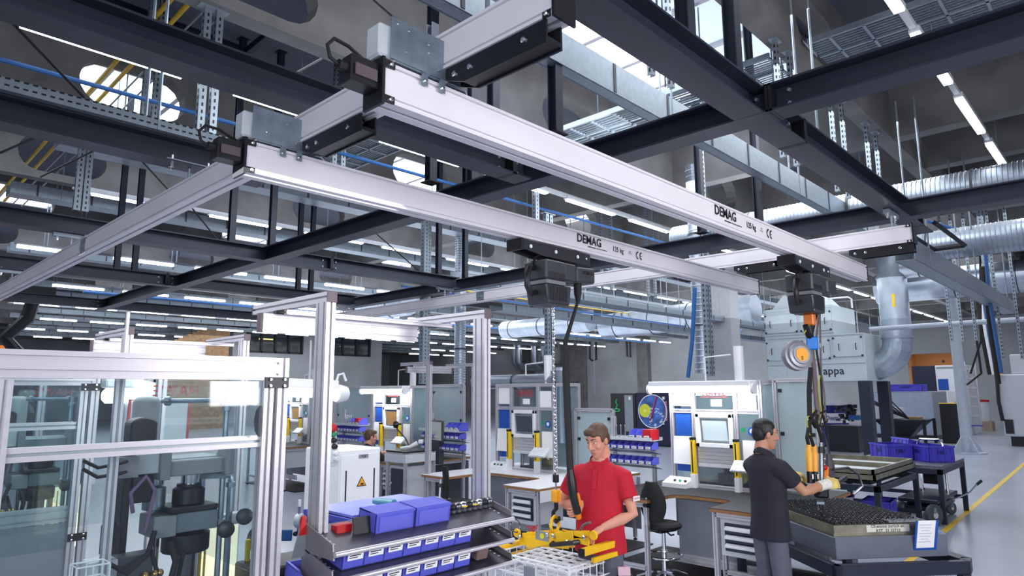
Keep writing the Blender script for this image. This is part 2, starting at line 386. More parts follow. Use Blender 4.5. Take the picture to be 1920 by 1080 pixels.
beam_thing('dark steel beam at the far end of the crane bay', (0, 16.1, ZB), (7.75, 16.1, ZB), plates=(4.2,))
beam_thing('dark cross beam nearest the near runway, spanning the whole crane bay', (4.24, -1.5, ZB-.001), (4.24, 16.6, ZB-.001), plates=(3.12,))
beam_thing('dark cross beam above the far runway', (7.93, -1.5, ZB-.001), (7.93, 12.4, ZB-.001))
# paired hanger posts
def post(x, y, z0, z1, label, s=.085):
    t = thing('hanger_post', label, 'post', (x, y, z0))
    ibeam(B(), (x, y-s/2, z0), (x, y-s/2, z1), s, s, .008, .006, side=(1, 0, 0), up=(0, 1, 0)).build('post_body', STEEL, t)
    B().box(x-.07, y-.07, z1-.012, x+.07, y+.07, z1).build('head_plate', STEEL2, t)
    B().box(x-.07, y-.07, z0, x+.07, y+.07, z0+.012).build('foot_plate', STEEL2, t)
for x, y, lab in ((3.86, 3.19, 'dark hanger post right of the near girder end plate'), (4.02, 4.05, 'dark hanger post behind the black trolley arm'),
                  (3.95, 4.84, 'dark hanger post seen between the two girders, left of its pair'), (4.46, 4.8, 'dark hanger post seen between the two girders, right of its pair'),
                  (3.89, 9.15, 'dark hanger post left of the pair under the lower girder end'), (4.46, 9.1, 'dark hanger post right of the pair under the lower girder end'),
                  (7.6, 9.06, 'dark hanger post beside the galvanised strut behind the lower girder'), (8.16, 8.97, 'dark hanger post right of the strut behind the lower girder'),
                  (7.72, 3.98, 'dark hanger post left of the duct beyond the upper girder'), (8.14, 3.4, 'dark hanger post before the spiral duct beyond the upper girder'),
                  (3.97, 1.76, 'dark hanger post standing on the big right beam'), (3.32, 1.75, 'dark hanger post before the bright roof panel'),
                  (3.35, 12.3, 'dark hanger post left of the far pair beside the near runway'), (3.62, 12.3, 'dark hanger post right of the far pair beside the near runway'),
                  (6.58, 12.2, 'dark hanger post left of the far pair over the front rack'), (6.86, 12.2, 'dark hanger post right of the far pair over the front rack')):
    post(x, y, 4.042, 7.2, lab)
t = thing('hanger_header', 'dark steel header and tie beam joining the tall hanger posts at the upper left', 'beam', (3.9, 9.15, 6.9))
ibeam(B(), (3.93, 8.2, 6.95), (3.93, 9.1, 6.95), .08, .1).build('header', STEEL, t)
ibeam(B(), (-2.0, 9.15, 6.95), (3.84, 9.15, 6.95), .1, .12).build('tie_beam', STEEL, t)
# cross bracing rods
for i, (pa, pb, y, lab) in enumerate((((25, 45), (160, 185), 6.2, 'thin black bracing rod crossing in front of the oval window'), ((0, 287), (185, 205), 8.6, 'thin black bracing rod rising below the cable tray'),
                       ((75, 332), (185, 278), 10.2, 'thin black bracing rod rising across the dark oval'), ((255, 290), (315, 355), 9.4, 'thin black bracing rod falling towards the near runway'),
                       ((523, 155), (603, 110), 6.2, 'thin black rod under the concrete beam left of the cable box'), ((700, 0), (780, 70), 5.8, 'thin black rod behind the galvanised plate'),
                       ((360, 390), (420, 465), 9.8, 'thin black bracing rod falling to the steel beam under the paired posts'), ((703, 436), (790, 512), 9.8, 'thin black bracing rod falling to the galvanised strut'))):
    B().tube(at(*pa, y=y), at(*pb, y=y), .012, 6).build('bracing_rod', STEEL2, label=lab, cat='rod')
# ================================================================ CRANE: runways, girders
def screw(b, c, n, r=.012):
    c = Vector(c); n = Vector(n); b.lathe([(r, 0), (r, .006), (r*.6, .009), (0, .009)], c, 8, n)
def runway(x, y0, y1, label):
    t = thing('crane_runway', label, 'crane rail', (x, y0, 3.5))
    B().prism(KP, (x+.06, y0, 3.5), (x+.06, y1, 3.5), side=(-1, 0, 0)).build('rail', KBK, t)
    for y in (y0, y1):
        s = -1 if y == y0 else 1
        B().box(x-.008, min(y, y+s*.012), 3.485, x+.128, max(y, y+s*.012), 3.69).build('end_cap', STEEL2, t)
        for zz in (3.505, 3.665):
            q = B(); yy = y-s*.03
            q.box(x-.006, yy-.02, zz-.014, x+.0, yy+.02, zz+.014); q.build('corner_clip', BLACKP, t)
            q = B(); screw(q, (x-.006, yy, zz), (-1, 0, 0), .009); q.build('screw', CHROME, t)
    return t
rn = runway(1.84, at(1037, 30, x=1.84).y, 13.2, 'white crane runway rail running from the upper right past the girder ends to the lower left')
rf = runway(7.43, 1.57, 15.4, 'white crane runway rail at the far side below the dark cross beam')
def splice(t, x, y):
    q = B()
    for z0, z1, f in ((3.515, 3.585, 1), (3.595, 3.665, -1)):
        q.add([(x-.004, y-.09+(.03 if f > 0 else 0), z0), (x-.004, y+.09-(.03 if f > 0 else 0), z0), (x-.004, y+.09-(0 if f > 0 else .03), z1), (x-.004, y-.09+(0 if f > 0 else .03), z1),
               (x+.004, y-.09, z0), (x+.004, y+.09, z0), (x+.004, y+.09, z1), (x+.004, y-.09, z1)], [(0, 1, 2, 3), (4, 7, 6, 5), (0, 4, 5, 1), (2, 6, 7, 3), (0, 3, 7, 4), (1, 5, 6, 2)])
    q.build('splice_plate', ZINC, t)
    q = B()
    for zz in (3.503, 3.683):
        for k in range(4): q.ball((x+.0, y-.09+k*.06, zz), .010, 6)
    q.build('splice_screw', CHROME, t)
splice(rn, 1.84, at(155, 455, x=1.84).y); splice(rf, 7.43, at(900, 558, x=7.43).y)
def clamp(t, x, y, w=.34, z=3.85):
    q = B(); q.box(x-w/2, y-.03, z-.045, x+w/2, y+.03, z-.005); q.build('clamp_bar', GALV, t)
    q = B()
    for s in (-1, 1): q.tube((x+s*w*.38, y, z-.09), (x+s*w*.38, y, z+.03), .012, 8); q.lathe([(.02, 0), (.02, .02)], (x+s*w*.38, y, z-.07), 6)
    q.build('clamp_bolt', CHROME, t)
    B().tube((x, y, 3.68), (x, y, z-.03), .011, 8).build('hanger_rod', GALV, t)
    B().lathe([(.03, 0), (.03, .02), (.016, .03), (.016, .06)], (x, y, 3.66), 10).build('hanger_shoe', GALV, t)
for y in (1.755, 8.75, 11.95): clamp(rf, 7.49, y, .36)
for y in (1.95, 5.32, 8.75, 11.95): clamp(rn, 1.90, y, .36)
def girder(y, x0, x1, label):
    t = thing('bridge_girder', label, 'crane girder', (x0, y, 3.25))
    yc = y+.06
    B().prism(KP, (x0, yc, 3.25), (x1, yc, 3.25), side=(0, 1, 0)).build('girder_profile', KBK, t)
    B().box(x0-.014, y-.008, 3.235, x0, y+.132, 3.445).build('end_cap', STEEL2, t); B().box(x1, y-.004, 3.245, x1+.01, y+.124, 3.435).build('end_cap', STEEL2, t)
    for zz in (3.262, 3.418):
        q = B(); q.box(x0, y-.008, zz-.016, x0+.05, y, zz+.016); q.build('corner_clip', BLACKP, t)
        q = B(); screw(q, (x0+.03, y-.008, zz), (0, -1, 0), .010); q.build('screw', CHROME, t)
    # power feed box on the end cap
    q = B(); q.prism([(-.045, -.05), (.05, -.05), (.05, .04), (.02, .065), (-.045, .065)], (x0-.15, y+.06, 3.35), (x0-.014, y+.06, 3.35), side=(0, 1, 0)); e = q.build('feed_box', BLACKP, t, bev=.004)
    B().box(x0-.135, y+.005, 3.325, x0-.03, y+.012, 3.375).build('box_plate', M('brown_grey_plate', (92, 78, 84), .4), t)
    B().tube((x0-.19, y+.05, 3.36), (x0-.15, y+.05, 3.36), .022, 10).build('cable_gland', RUBBER, t)
    pts = [(x0-.19, y+.05, 3.36), (x0-.225, y+.055, 3.38), (x0-.235, y+.06, 3.43), (x0-.20, y+.07, 3.475), (x0-.12, y+.09, 3.48), (x0-.03, y+.1, 3.45), (x0+.0, y+.09, 3.46), (x0+.02, y+.09, 3.50), (x0+.07, y+.09, 3.51)]
    B().path(pts, .008, 8).build('feed_cable', RUBBER, t, smooth=True)
    # zinc bracket plate with hinge tabs
    xp = x0+.02
    B().box(xp, y-.014, 3.445, xp+.40, y-.008, 3.635).build('bracket_plate', ZINC, t)
    q = B(); q.prism([(-.0, 0), (.40, 0), (.5, .08), (.40, .15), (.06, .15)], (xp+.03, y-.01, 3.437), (xp+.03, y-.01, 3.443), side=(1, 0, 0), up=(0, 1, 0)); q.build('bracket_shelf', ZINC, t)
    B().box(xp-.05, y+.0, 3.45, xp+.03, y+.1, 3.60).build('junction_box', LGREY, t, bev=.01)
    q = B()
    for xx, zz in ((.03, .16), (.09, .15), (.2, .13), (.3, .14), (.37, .15), (.33, .04), (.2, .09), (.08, .05), (.26, .03)): q.ball((xp+xx, y-.015, 3.45+zz), .0065, 6)
    q.build('plate_bolt', CHROME, t)
    for xx in (.17, .27):
        q = B(); q.box(xp+xx, y-.012, 3.385, xp+xx+.035, y-.007, 3.44); q.box(xp+xx, y-.03, 3.435, xp+xx+.035, y-.007, 3.44); q.build('hinge_tab', ZINC, t)
        q = B(); screw(q, (xp+xx+.018, y-.012, 3.405), (0, -1, 0), .008); q.build('screw', CHROME, t)
    # trolley under each runway
    for xr in (1.90, 7.49):
        for s in ((-1,) if xr < 3 else (-1, 1)):
            ya, yb = (y+.14, y+.78) if s > 0 else (y-.62, y-.02)
            q = B(); q.prism([(ya, .0), (yb-.12, 0), (yb, .045), (yb, .10), (ya, .10)], (xr-.05, 0, 3.40), (xr-.04, 0, 3.40), side=(0, 1, 0)); q.prism([(ya, .0), (yb-.12, 0), (yb, .045), (yb, .10), (ya, .10)], (xr+.04, 0, 3.40), (xr+.05, 0, 3.40), side=(0, 1, 0))
            q.box(xr-.04, ya, 3.41, xr+.04, yb-.1, 3.43); q.build('trolley_arm', STEEL2, t)
            q = B()
            for yy in (ya+.12, yb-.16, yb-.06): screw(q, (xr-.05, yy, 3.455), (-1, 0, 0), .014)
            q.build('trolley_bolt', CHROME, t)
            q = B()
            for yy in (ya+.1, yb-.1): q.lathe([(.03, -.02), (.03, .02)], (xr, yy, 3.49), 10, (1, 0, 0))
            q.build('trolley_wheel', BLACKP, t)
    # lettering
    xl = 4.44 if y > 3 else 4.44
    text('DEMAG', t, INK, (4.64, y-.0005, 3.362), .104, (1, 0, 0), (0, 0, 1), bold=.022)
    q = B(); q.box(4.62, y-.0005, 3.304, 4.73, y+.01, 3.312)
    for k in range(8): q.box(4.745+k*.021, y-.0005, 3.304, 4.756+k*.021, y+.01, 3.312)
    q.build('logo_bar', INK, t)
    text('125 kg', t, INK, (5.08, y-.0005, 3.345), .066, (1, 0, 0), (0, 0, 1), bold=.008)
    text('KBK\n125 kg 1', t, M('grey_print', (150, 150, 158), .6, 0, 0), (5.28, y-.0005, 3.35), .018, (1, 0, 0), (0, 0, 1))
    q = B()
    for cx, bar in ((5.415, 0), (5.475, 1)):
        for i in range(9):
            a0 = PI*.5+PI*i/8*.95; c0 = Vector((cx+.03*math.cos(a0), y-.0005, 3.342+.032*math.sin(a0)))
            q.cb(c0, (.013, .004, .007), rot('Y', -math.degrees(a0)))
        if bar: q.cb((cx-.012, y-.0005, 3.342), (.026, .004, .006))
    q.build('conformity_mark', INK, t)
    return t
girder(3.47, 1.53, 8.17, 'lower white crane girder carrying the hoist over the man in red')
girder(2.19, 1.53, 8.10, 'upper white crane girder, nearest the photographer')
# ================================================================ CEILING SERVICES
# light tracks that carry the strip lights
for i, (y, ph) in enumerate(ROWS):
    x0 = -5.0 if i < 2 else 1.0+2.1*(i//2)
    t = thing('light_track', 'thin grey track carrying the strip lights ' + ph, 'track', (x0, y, 5.62))
    B().box(x0, y-.02, 5.635, 44, y+.02, 5.70).build('track_rail', LGREY if i < 3 else MGREY, t)
    q = B(); x = x0+.6
    while x < 44: q.tube((x, y, 5.68), (x, y, 7.2), .006, 4); x += 4.2
    q.build('track_rod', MGREY, t)
def tray(label, x0, x1, y, z, h=.11, w=.3, ticks=True, zt=6.0, holes=False):
    t = thing('cable_tray', label, 'cable tray', (x0, y, z))
    q = B()
    for s in (-1, 1): q.box(x0, y+s*w/2-.006, z, x1, y+s*w/2+.006, z+h); q.box(x0, y+s*(w/2-.012)-.012, z+h-.006, x1, y+s*(w/2-.012)+.012, z+h)
    q.box(x0, y-w/2, z, x1, y+w/2, z+.006); q.build('tray_channel', GALV, t)
    if ticks:
        q = B(); x = x0+.4
        while x < x1: q.box(x, y-w/2-.012, z+.01, x+.035, y-w/2, z+h-.005); x += .9
        o = q.build('joint_plate', DGREY, t, kind='stuff')
    if holes:
        q = B(); x = x0+.02
        while x < x1:
            for zz in (.03, .075): q.box(x, y-w/2-.0075, z+zz, x+.028, y-w/2-.004, z+zz+.012)
            x += .05
        q.build('tray_slot', STEEL2, t, kind='stuff')
    q = B(); x = x0+.8
    while x < x1:
        for s in (-1, 1): q.tube((x, y+s*w/2, z), (x, y+s*w/2, zt), .012, 4)
        x += 3.3
    q.build('tray_hanger', GALV, t)
    return t
tray('perforated galvanised cable tray above the dark steel beam at the upper left', -2.5, 2.45, 5.32, 3.995, .085, .3, False, 7.2, True)
tray('long galvanised cable tray below the beam right of the bright roof window', 1.5, 12.5, 3.2, 4.63, .28, .12, True, 7.2)
tray('long galvanised cable tray under the left edge of the big right steel beam', 2.2, 9.5, 2.1, 4.25, .06, .16, True, 6.0, True)
for i, (y, ph) in enumerate(ROWS[2:]):
    x0 = 2.2+1.05*i
    tray('grey cable tray just beyond the strip lights ' + ph, x0, 43.5, y+1.7, 5.74, .22, .4, True, 7.2)
    tray('grey cable tray just before the strip lights ' + ph, x0, 43.5, y-1.9, 5.72, .2, .4, True, 7.2)
tray('grey cable tray crossing low over the assembly stations', 8, 40, 9.4, 4.1, .16, .4, True, 7.2)
tray('lower grey cable tray beside the steel rail over the assembly stations', 10, 34, 10.0, 3.75, .14, .4, True, 7.2)
B().box(9, 10.9, 3.95, 30, 11.05, 4.1).build('service_rail', STEEL2, label='black service rail hanging over the assembly stations with cable loops', cat='rail')
# perforated walkway trays crossing along Y
def mesh_tray(label, x, y0, y1, z, w):
    t = thing('mesh_tray', label, 'cable tray', (x, y0, z))
    q = B()
    for xx in (x-w/2, x, x+w/2): q.box(xx-.015, y0, z, xx+.015, y1, z+.07)
    q.build('tray_side', GALV, t)
    q = B(); y = y0
    while y < y1: q.box(x-w/2, y, z, x+w/2, y+.03, z+.02); y += .36
    q.build('tray_rung', GALV, t)
    q = B(); n = 14
    for i in range(n): xx = x-w/2+w*(i+.5)/n; q.box(xx-w/n*.28, y0, z+.012, xx+w/n*.28, y1, z+.016)
    q.build('tray_mesh', M('galvanised_mesh', (120, 132, 142), .5, .6, .2, 30), t)
    q = B(); y = y0+.3
    while y < y1:
        for s in (-1, 1): q.tube((x+s*w/2, y, z), (x+s*w/2, y, 7.2), .012, 4)
        y += 1.7
    q.build('tray_hanger', GALV, t)
mesh_tray('wide galvanised mesh tray under the concrete beams left of the right steel beam', 7.3, 3.6, 6.3, 5.6, .95)
mesh_tray('wide galvanised mesh tray in the dark upper right corner', 8.1, -1.0, 2.5, 6.05, .85)
mesh_tray('wide galvanised mesh tray beside the bright foil panels', 8.1, 2.95, 4.4, 6.05, .85)
mesh_tray('galvanised mesh tray before the round window opening between the girders', 5.6, 8.0, 10.4, 5.75, .7)
# perforated struts
def strut(label, x, y, z0, z1, w=.06, gap=0):
    t = thing('perforated_strut', label, 'strut', (x, y, z0))
    for g in ((0,) if not gap else (-gap/2, gap/2)):
        B().prism([(-w/2, -w/2), (w/2, -w/2), (w/2, w/2), (w/2-.006, w/2), (w/2-.006, -w/2+.006), (-w/2+.006, -w/2+.006), (-w/2+.006, w/2), (-w/2, w/2)],
                  (x+g, y, z0), (x+g, y, z1), side=(1, 0, 0), up=(0, 1, 0)).build('strut_channel', GALV, t)
        q = B(); z = z0+.03
        while z < z1-.05:
            q.box(x+g-.008, y-w/2-.003, z, x+g+.008, y-w/2+.001, z+.035); q.box(x+g-w/2-.003, y-.008, z, x+g-w/2+.001, y+.008, z+.035); z += .075
        q.build('strut_slot', STEEL2, t, kind='stuff')
    B().box(x-gap/2-.09, y-.05, z1-.01, x+gap/2+.09, y+.05, z1).build('head_plate', GALV, t)
strut('galvanised slotted double strut hanging from the beam at the upper left', 2.5, 6.65, 4.65, 6.0, .07, .12)
strut('galvanised slotted double strut crossing the oval window', 2.55, 8.6, 5.05, 7.2, .07, .12)
strut('galvanised slotted strut before the dark oval opening at the left', 2.35, 10.5, 4.55, 6.0, .08, .1)
strut('galvanised slotted double strut left of the blue pipe between the girders', 4.9, 8.1, 4.9, 7.2, .07, .14)
strut('galvanised strut dropping to the blurred man', at(632, 690, x=8.6).x, 10.6, 2.3, 6.0, .1)
strut('galvanised strut dropping behind the middle of the front rack', 8.2, 10.2, 2.2, 6.0, .12)
strut('galvanised strut behind the left hoist, topmost part beside the roof lamp', 8.6, 7.6, 4.0, 7.2, .09)
strut('bright double strut behind the hoist chain dropping to the duct top', 8.3, 7.06, 2.25, 5.0, .07, .10)
strut('bright double strut beside the blue pipe dropping to the bright station', 9.0, 4.62, 2.25, 6.0, .07, .1)
for k, (px, py0) in enumerate(((1125, 375), (1142, 380), (1210, 395), (1223, 395))):
    p = at(px, py0, y=9.0); strut('thin galvanised strut number %s behind the pair of girders, %s the short roof lamps' % (('one', 'two', 'three', 'four')[k], 'beneath' if k < 2 else 'beyond'), p.x, 9.0, 4.4, 7.2, .06)
for k, (px, y) in enumerate(((1460, 1.7), (1490, 1.7), (1558, 2.2), (1580, 2.2), (1612, 2.4), (1630, 2.4), (1656, 2.5), (1672, 2.5))):
    p = at(px, 230 if k < 2 else 290, y=y)
    strut('galvanised slotted strut %s of the row under the right concrete beam' % ('first second third fourth fifth sixth seventh eighth'.split()[k]), p.x, 2.7, 4.6, 6.0, .05)
# pipes
def pipe(name, label, pts, r, mat, cat='pipe', n=8):
    return B().path(pts, r, n).build(name, mat, label=label, cat=cat, smooth=True)
pipe('blue_pipe', 'long blue compressed air pipe running behind the two girders', [(-1, 7.8, 5.26), (16, 7.8, 5.45)], .026, BLUE)
pipe('blue_pipe', 'long blue pipe beneath the cable trays in the middle distance', [(2.5, 14.8, 5.1), (26, 14.8, 5.1)], .035, BLUE)
pipe('blue_pipe', 'blue pipe far over the assembly line under the grey trays', [(5, 21.2, 4.85), (34, 21.2, 4.85)], .04, BLUE)
pipe('blue_pipe', 'thick blue pipe directly before the far strip lights', [(9, 12.0, 4.4), (26, 12.0, 4.3), (26.3, 12.0, 4.5)], .03, BLUE)
pipe('blue_pipe', 'blue drop pipe beside the spiral duct above the bright station', [at(1303, 540, x=10.2), at(1298, 640, x=10.2), at(1290, 708, x=10.2)], .035, BLUE)
for k, (m, lab) in enumerate(((YEL, 'upper yellow gas pipe crossing the oval window'), (YEL, 'lower yellow gas pipe crossing the oval window'), (GALV, 'upper steel pipe crossing the oval window'), (GALV, 'lower steel pipe crossing the oval window'))):
    a = at(352+17*k*.9, 15+6*k, z=6.05-.1*k)
    xx = 2.55+.17*k
    pipe('gas_pipe' if k < 2 else 'steel_pipe', lab, [(xx, 2.9, 6.9-.03*k), (xx, 19.0, 6.55-.03*k)], .03 if k < 2 else .014, m)
pipe('black_pipe', 'black pipe running above the near runway end', [(2.3, .2, 4.6), (2.3, 3.2, 4.6)], .06, STEEL2)
pipe('yellow_pipe', 'thin yellow gas pipe along the far cable tray at the left', [(2, 14.4, 5.0), (30, 14.4, 5.0)], .02, YEL)
# ducts
def spiral(label, pts, r, n=20, ribs=True, pitch=.09, name='spiral_duct', bands=1.6):
    t = thing(name, label, 'duct', pts[0])
    B().path(pts, r, n).build('duct_tube', DUCT, t, smooth=True)
    q = B(); bq = B(); nxt = .05; nb = .6
    for a, b in zip(pts, pts[1:]):
        a = Vector(a); b = Vector(b); L = (b-a).length; d = (b-a).normalized(); s = .05
        while s < L and ribs: q.lathe([(r, 0), (r+.008, .008), (r+.008, .016), (r, .024)], a+d*s, n, d); s += pitch
        s = bands*.5
        while s < L: bq.lathe([(r, 0), (r+.014, 0), (r+.014, .03), (r, .03)], a+d*s, n, d); s += bands
    if ribs: q.build('spiral_seam', DUCT, t, smooth=True, kind='stuff')
    if bq.v: bq.build('duct_band', DGREY, t)
    return t
spiral('fat bright spiral duct crossing beyond the upper girder', [(11, -2.5, 4.85), (11, 6.2, 4.85)], .24, 24, True, .06)
spiral('grey spiral duct under the end of the right steel beam', [(13.5, -3, 4.55), (13.5, 2.9, 4.55)], .26, 24, True, .07)
spiral('spiral duct standing behind the bright station up to the ceiling', [at(1320, 700, x=10.5), Vector((10.5, at(1320, 700, x=10.5).y, 6.0))], .15, 18, True, .11)
spiral('spiral duct rising behind the right post of the front rack', [at(862, 720, x=10.5), Vector((10.5, at(862, 720, x=10.5).y, 6.0))], .13, 18, True, .06)
spiral('big smooth duct across the far right under the ceiling', [(25, -3, 5.42), (25, 6.5, 5.42)], .5, 24, False)
spiral('bright spiral duct far behind the left hoist', [(20, 15.0, 4.6), (20, 19.5, 4.6)], .35, 20, True, .12)
spiral('pale fat duct behind the grey trays over the assembly stations', [(22, 9.5, 4.8), (22, 15.8, 4.6)], .5, 20, False)
spiral('white duct seen under the lower girder behind the paired posts', [(12, 15.6, 4.6), (12, 18.0, 4.6)], .32, 20, True, .1)
# large vertical duct with a segmented elbow into the filter unit
p = at(1675, 560, x=23.2); yv = p.y; r = .42
t = thing('exhaust_duct', 'large silver vertical duct bending into the grey filter unit', 'duct', (23.2, yv, 3.4))
B().lathe([(r, 3.5), (r, 6.4)], (23.2, yv, 0), 28).build('duct_tube', DUCT, t, smooth=True)
bq = B()
for zz in (3.6, 5.5): bq.lathe([(r, 0), (r+.03, .0), (r+.03, .06), (r, .06)], (23.2, yv, zz), 28)
bq.build('duct_flange', GALV, t)
el = B(); R = .75; ring = []
for k in range(6):
    a = PI/2*k/5*.92
    c = Vector((23.2, yv+R*(1-math.cos(a)), 3.5-R*math.sin(a))); tdir = Vector((0, math.sin(a), -math.cos(a)))
    n1 = Vector((1, 0, 0)); n2 = tdir.cross(n1)
    ring.append([c+(n1*math.cos(2*PI*j/24)+n2*math.sin(2*PI*j/24))*r for j in range(24)])
el.loft(ring); el.build('duct_elbow', DUCT, t)
B().box(23.2-r-.012, yv-.14, 4.55, 23.2-r+.03, yv-.06, 4.95).build('yellow_label', YELP, t)
spiral('short silver duct stub running from the vertical duct to the right', [(23.2, yv-1.6, 5.75), (23.2, yv-.3, 5.75)], .3, 20, False)
# ================================================================ FILTER UNIT
def filter_unit():
    x = 22.0; t = thing('filter_unit', 'tall light grey air filter unit with many doors on dark steel legs', 'air filter', (x, 7.6, 0))
    PNT = M('filter_paint', (186, 196, 202), .45, 0, .03)
    b = B(); b.box(x, 6.2, 2.3, x+2.2, 9.25, 3.75); b.box(x, 7.05, 3.75, x+2.2, 9.25, 4.7)
    b.prism([(7.3, 0), (9.0, 0), (8.6, .45), (7.7, .45)], (x+.1, 0, 4.7), (x+2.0, 0, 4.7), side=(0, 1, 0)); b.build('housing', PNT, t, bev=.01)
    for (y0, y1, z0, z1, hs) in ((8.15, 9.2, 3.9, 4.5, 2), (7.1, 8.05, 3.9, 4.5, 2), (8.1, 9.2, 3.0, 3.6, 2), (7.2, 8.05, 3.0, 3.6, 2), (6.25, 7.1, 3.05, 3.65, 2)):
        d = B().box(x-.04, y0, z0, x, y1, z1).build('door', PNT, t, bev=.008)
        for yy in (y0+.18, y1-.18): B().path([(x-.04, yy, (z0+z1)/2-.1), (x-.09, yy, (z0+z1)/2-.08), (x-.09, yy, (z0+z1)/2+.08), (x-.04, yy, (z0+z1)/2+.1)], .012, 5).build('handle', BLACKP, d)
        q = B()
        for yy in (y0+.02, y1-.02):
            for zz in (z0+.02, z1-.02): q.ball((x-.05, yy, zz), .035, 8)
        q.build('knob', BLACKP, d)
    for zz in (2.85, 3.72, 3.82, 4.62): B().box(x-.03, 6.2 if zz < 3.75 else 7.05, zz, x, 9.25, zz+.035).build('rib', PNT, t)
    B().box(x-.03, 8.6, 2.3, x, 9.2, 2.8).build('panel', PNT, t, bev=.006)
    text('appa', t, STEEL, (x-.01, 7.15, 2.62), .34, (0, -1, 0), (0, 0, 1), bold=.01)
    for yy, xx in ((6.3, x+.1), (6.3, x+2.0), (9.1, x+.1), (9.1, x+2.0)):
        B().box(xx-.16, yy-.16, 0, xx+.16, yy+.16, 2.3).build('leg', STEEL, t)
    B().path([(x+1.5, 6.9, 4.7), (x+1.5, 6.9, 5.0), (x+1.5, 7.0, 5.08), (x+1.5, 8.8, 5.08)], .03, 6).build('rail', WHITE, t)
filter_unit()
pipe('white_rail', 'long pale horizontal pipe in front of the far right wall', [(19, 5.2, 3.6), (19, -2, 3.62)], .06, M('pale_pipe', (170, 178, 190), .4))
for k, (px, w_) in enumerate(((1776, .05), (1797, .05), (1822, .05), (1855, .1), (1868, .04), (1903, .05))):
    p = at(px, 560, x=16); strut('thin galvanised strut dropping from the ceiling at the far right, %s from the left' % ('first second third fourth fifth sixth'.split()[k]), 16, p.y, 3.0 if k < 3 else 2.6, 6.0, w_)
pipe('black_cable', 'thick black cable bundle hanging beside the blue drop pipe at the far right', [at(1843, 500, x=15.5), at(1855, 600, x=15.5), at(1872, 720, x=15.5)], .045, RUBBER, 'cable')
pipe('blue_pipe', 'blue drop pipe at the far right edge above the grey machine', [at(1740, 415, x=15.0), at(1845, 385+60, x=15.0), at(1855, 560, x=15.0), at(1878, 700, x=15.0)], .03, BLUE)
pipe('red_pipe', 'thin red pipe among the ceiling pipes at the far right', [at(1773, 430, x=22), at(1782, 480, x=22)], .03, RED)
tray('galvanised cable ladder ending in a grey box under the right steel beam', 9.2, 17.5, 2.05, 3.62, .26, .22, False, 6.0)
B().path([(8.9, 1.64, 3.97), (10.6, 1.64, 3.97), (10.6, 2.0, 3.97), (8.9, 2.0, 3.97)], .035, 4).build('bumper_frame', STEEL2, label='black U shaped frame projecting from the end of the big right beam', cat='frame')
# ================================================================ ASSEMBLY STATIONS
GRIME = M('machined_steel', (120, 122, 126), .3, .9, .15, 15)
PANEL = M('bench_side_panel', (132, 138, 150), .45, 0, .08, 1.5)
def ebox(p0, p1, w=.045, h=.045, b=None):
    b = b or B(); a = Vector(p1)-Vector(p0)
    return ext(b, p0, p1, w, h) if abs(a.z) < abs(a.length)*.9 else ext(b, p0, p1, w, h, side=(1, 0, 0), up=(0, 1, 0))
def bin_box(name='parts_bin', w=.1, d=.16, h=.075, mat=None, fr=.55):
    """open-fronted picking bin, front towards -Y"""
    t = .004; b = B()
    b.box(-w/2, 0, 0, w/2, d, t); b.box(-w/2, d-t, 0, w/2, d, h)
    for s in (-1, 1):
        x0, x1 = (s*w/2, s*(w/2-t)); b.prism([(0, 0), (d, 0), (d, h), (d*.35, h), (0, h*fr)], (min(x0, x1), 0, 0), (max(x0, x1), 0, 0), side=(0, 1, 0))
    b.box(-w/2, 0, 0, w/2, t, h*fr); b.box(-w/2, -.006, h*fr-.006, w/2, t, h*fr+.001); b.box(-w/2, d*.35, h-.004, -w/2+.01, d, h+.003); b.box(w/2-.01, d*.35, h-.004, w/2, d, h+.003)
    return b
def bin_thing(label, w, d, h, mat, group=None, fr=.55, card=True):
    t = thing('parts_bin', label, 'bin', local=True, group=group)
    bin_box(w=w, d=d, h=h, fr=fr).build('bin_body', mat, t)
    if not card: return t
    B().box(-w*.34, -.0105, h*(fr-.45), w*.34, -.007, h*(fr-.09)).build('label_card', WHITEP, t)
    q = B(); q.box(-w*.28, -.0112, h*(fr-.25), w*.22, -.0104, h*(fr-.2)); q.box(-w*.28, -.0112, h*(fr-.35), w*.1, -.0104, h*(fr-.31)); q.build('label_print', INK, t); return t
SB = bin_thing('small bin', .1, .16, .085, BIN); used = [False]
def place_bin(loc, rz, label, group, mat=None):
    if not used[0]: o = SB; used[0] = True; o.location = loc; o.rotation_euler = (0, 0, rz); o['label'] = label; o['group'] = group
    else: o = dup(SB, loc, rz, label, group)
    return o
def drawers(t, x, y0, y1, z0, z1):
    c = B(); c.box(x, y0, z0, x+.5, y1, z1); o = c.build('drawer_cabinet', LGREY, t, bev=.004)
    B().box(x-.012, y0+.05, z0+.05, x-.002, y1-.05, z1-.06).build('drawer_recess', M('drawer_front', (44, 54, 70), .4), o)
    n = 3; H = (z1-z0-.13)/n
    for k in range(n):
        zz = z0+.06+H*k; d = B().box(x-.03, y0+.06, zz, x-.01, y1-.06, zz+H-.012).build('drawer', M('drawer_front'), t)
        B().prism([(0, 0), (-.035, .012), (-.035, .03), (0, .045)], (x-.03, y0+.07, zz+H-.06), (x-.03, y1-.07, zz+H-.06), side=(1, 0, 0)).build('handle', WHITE, d)
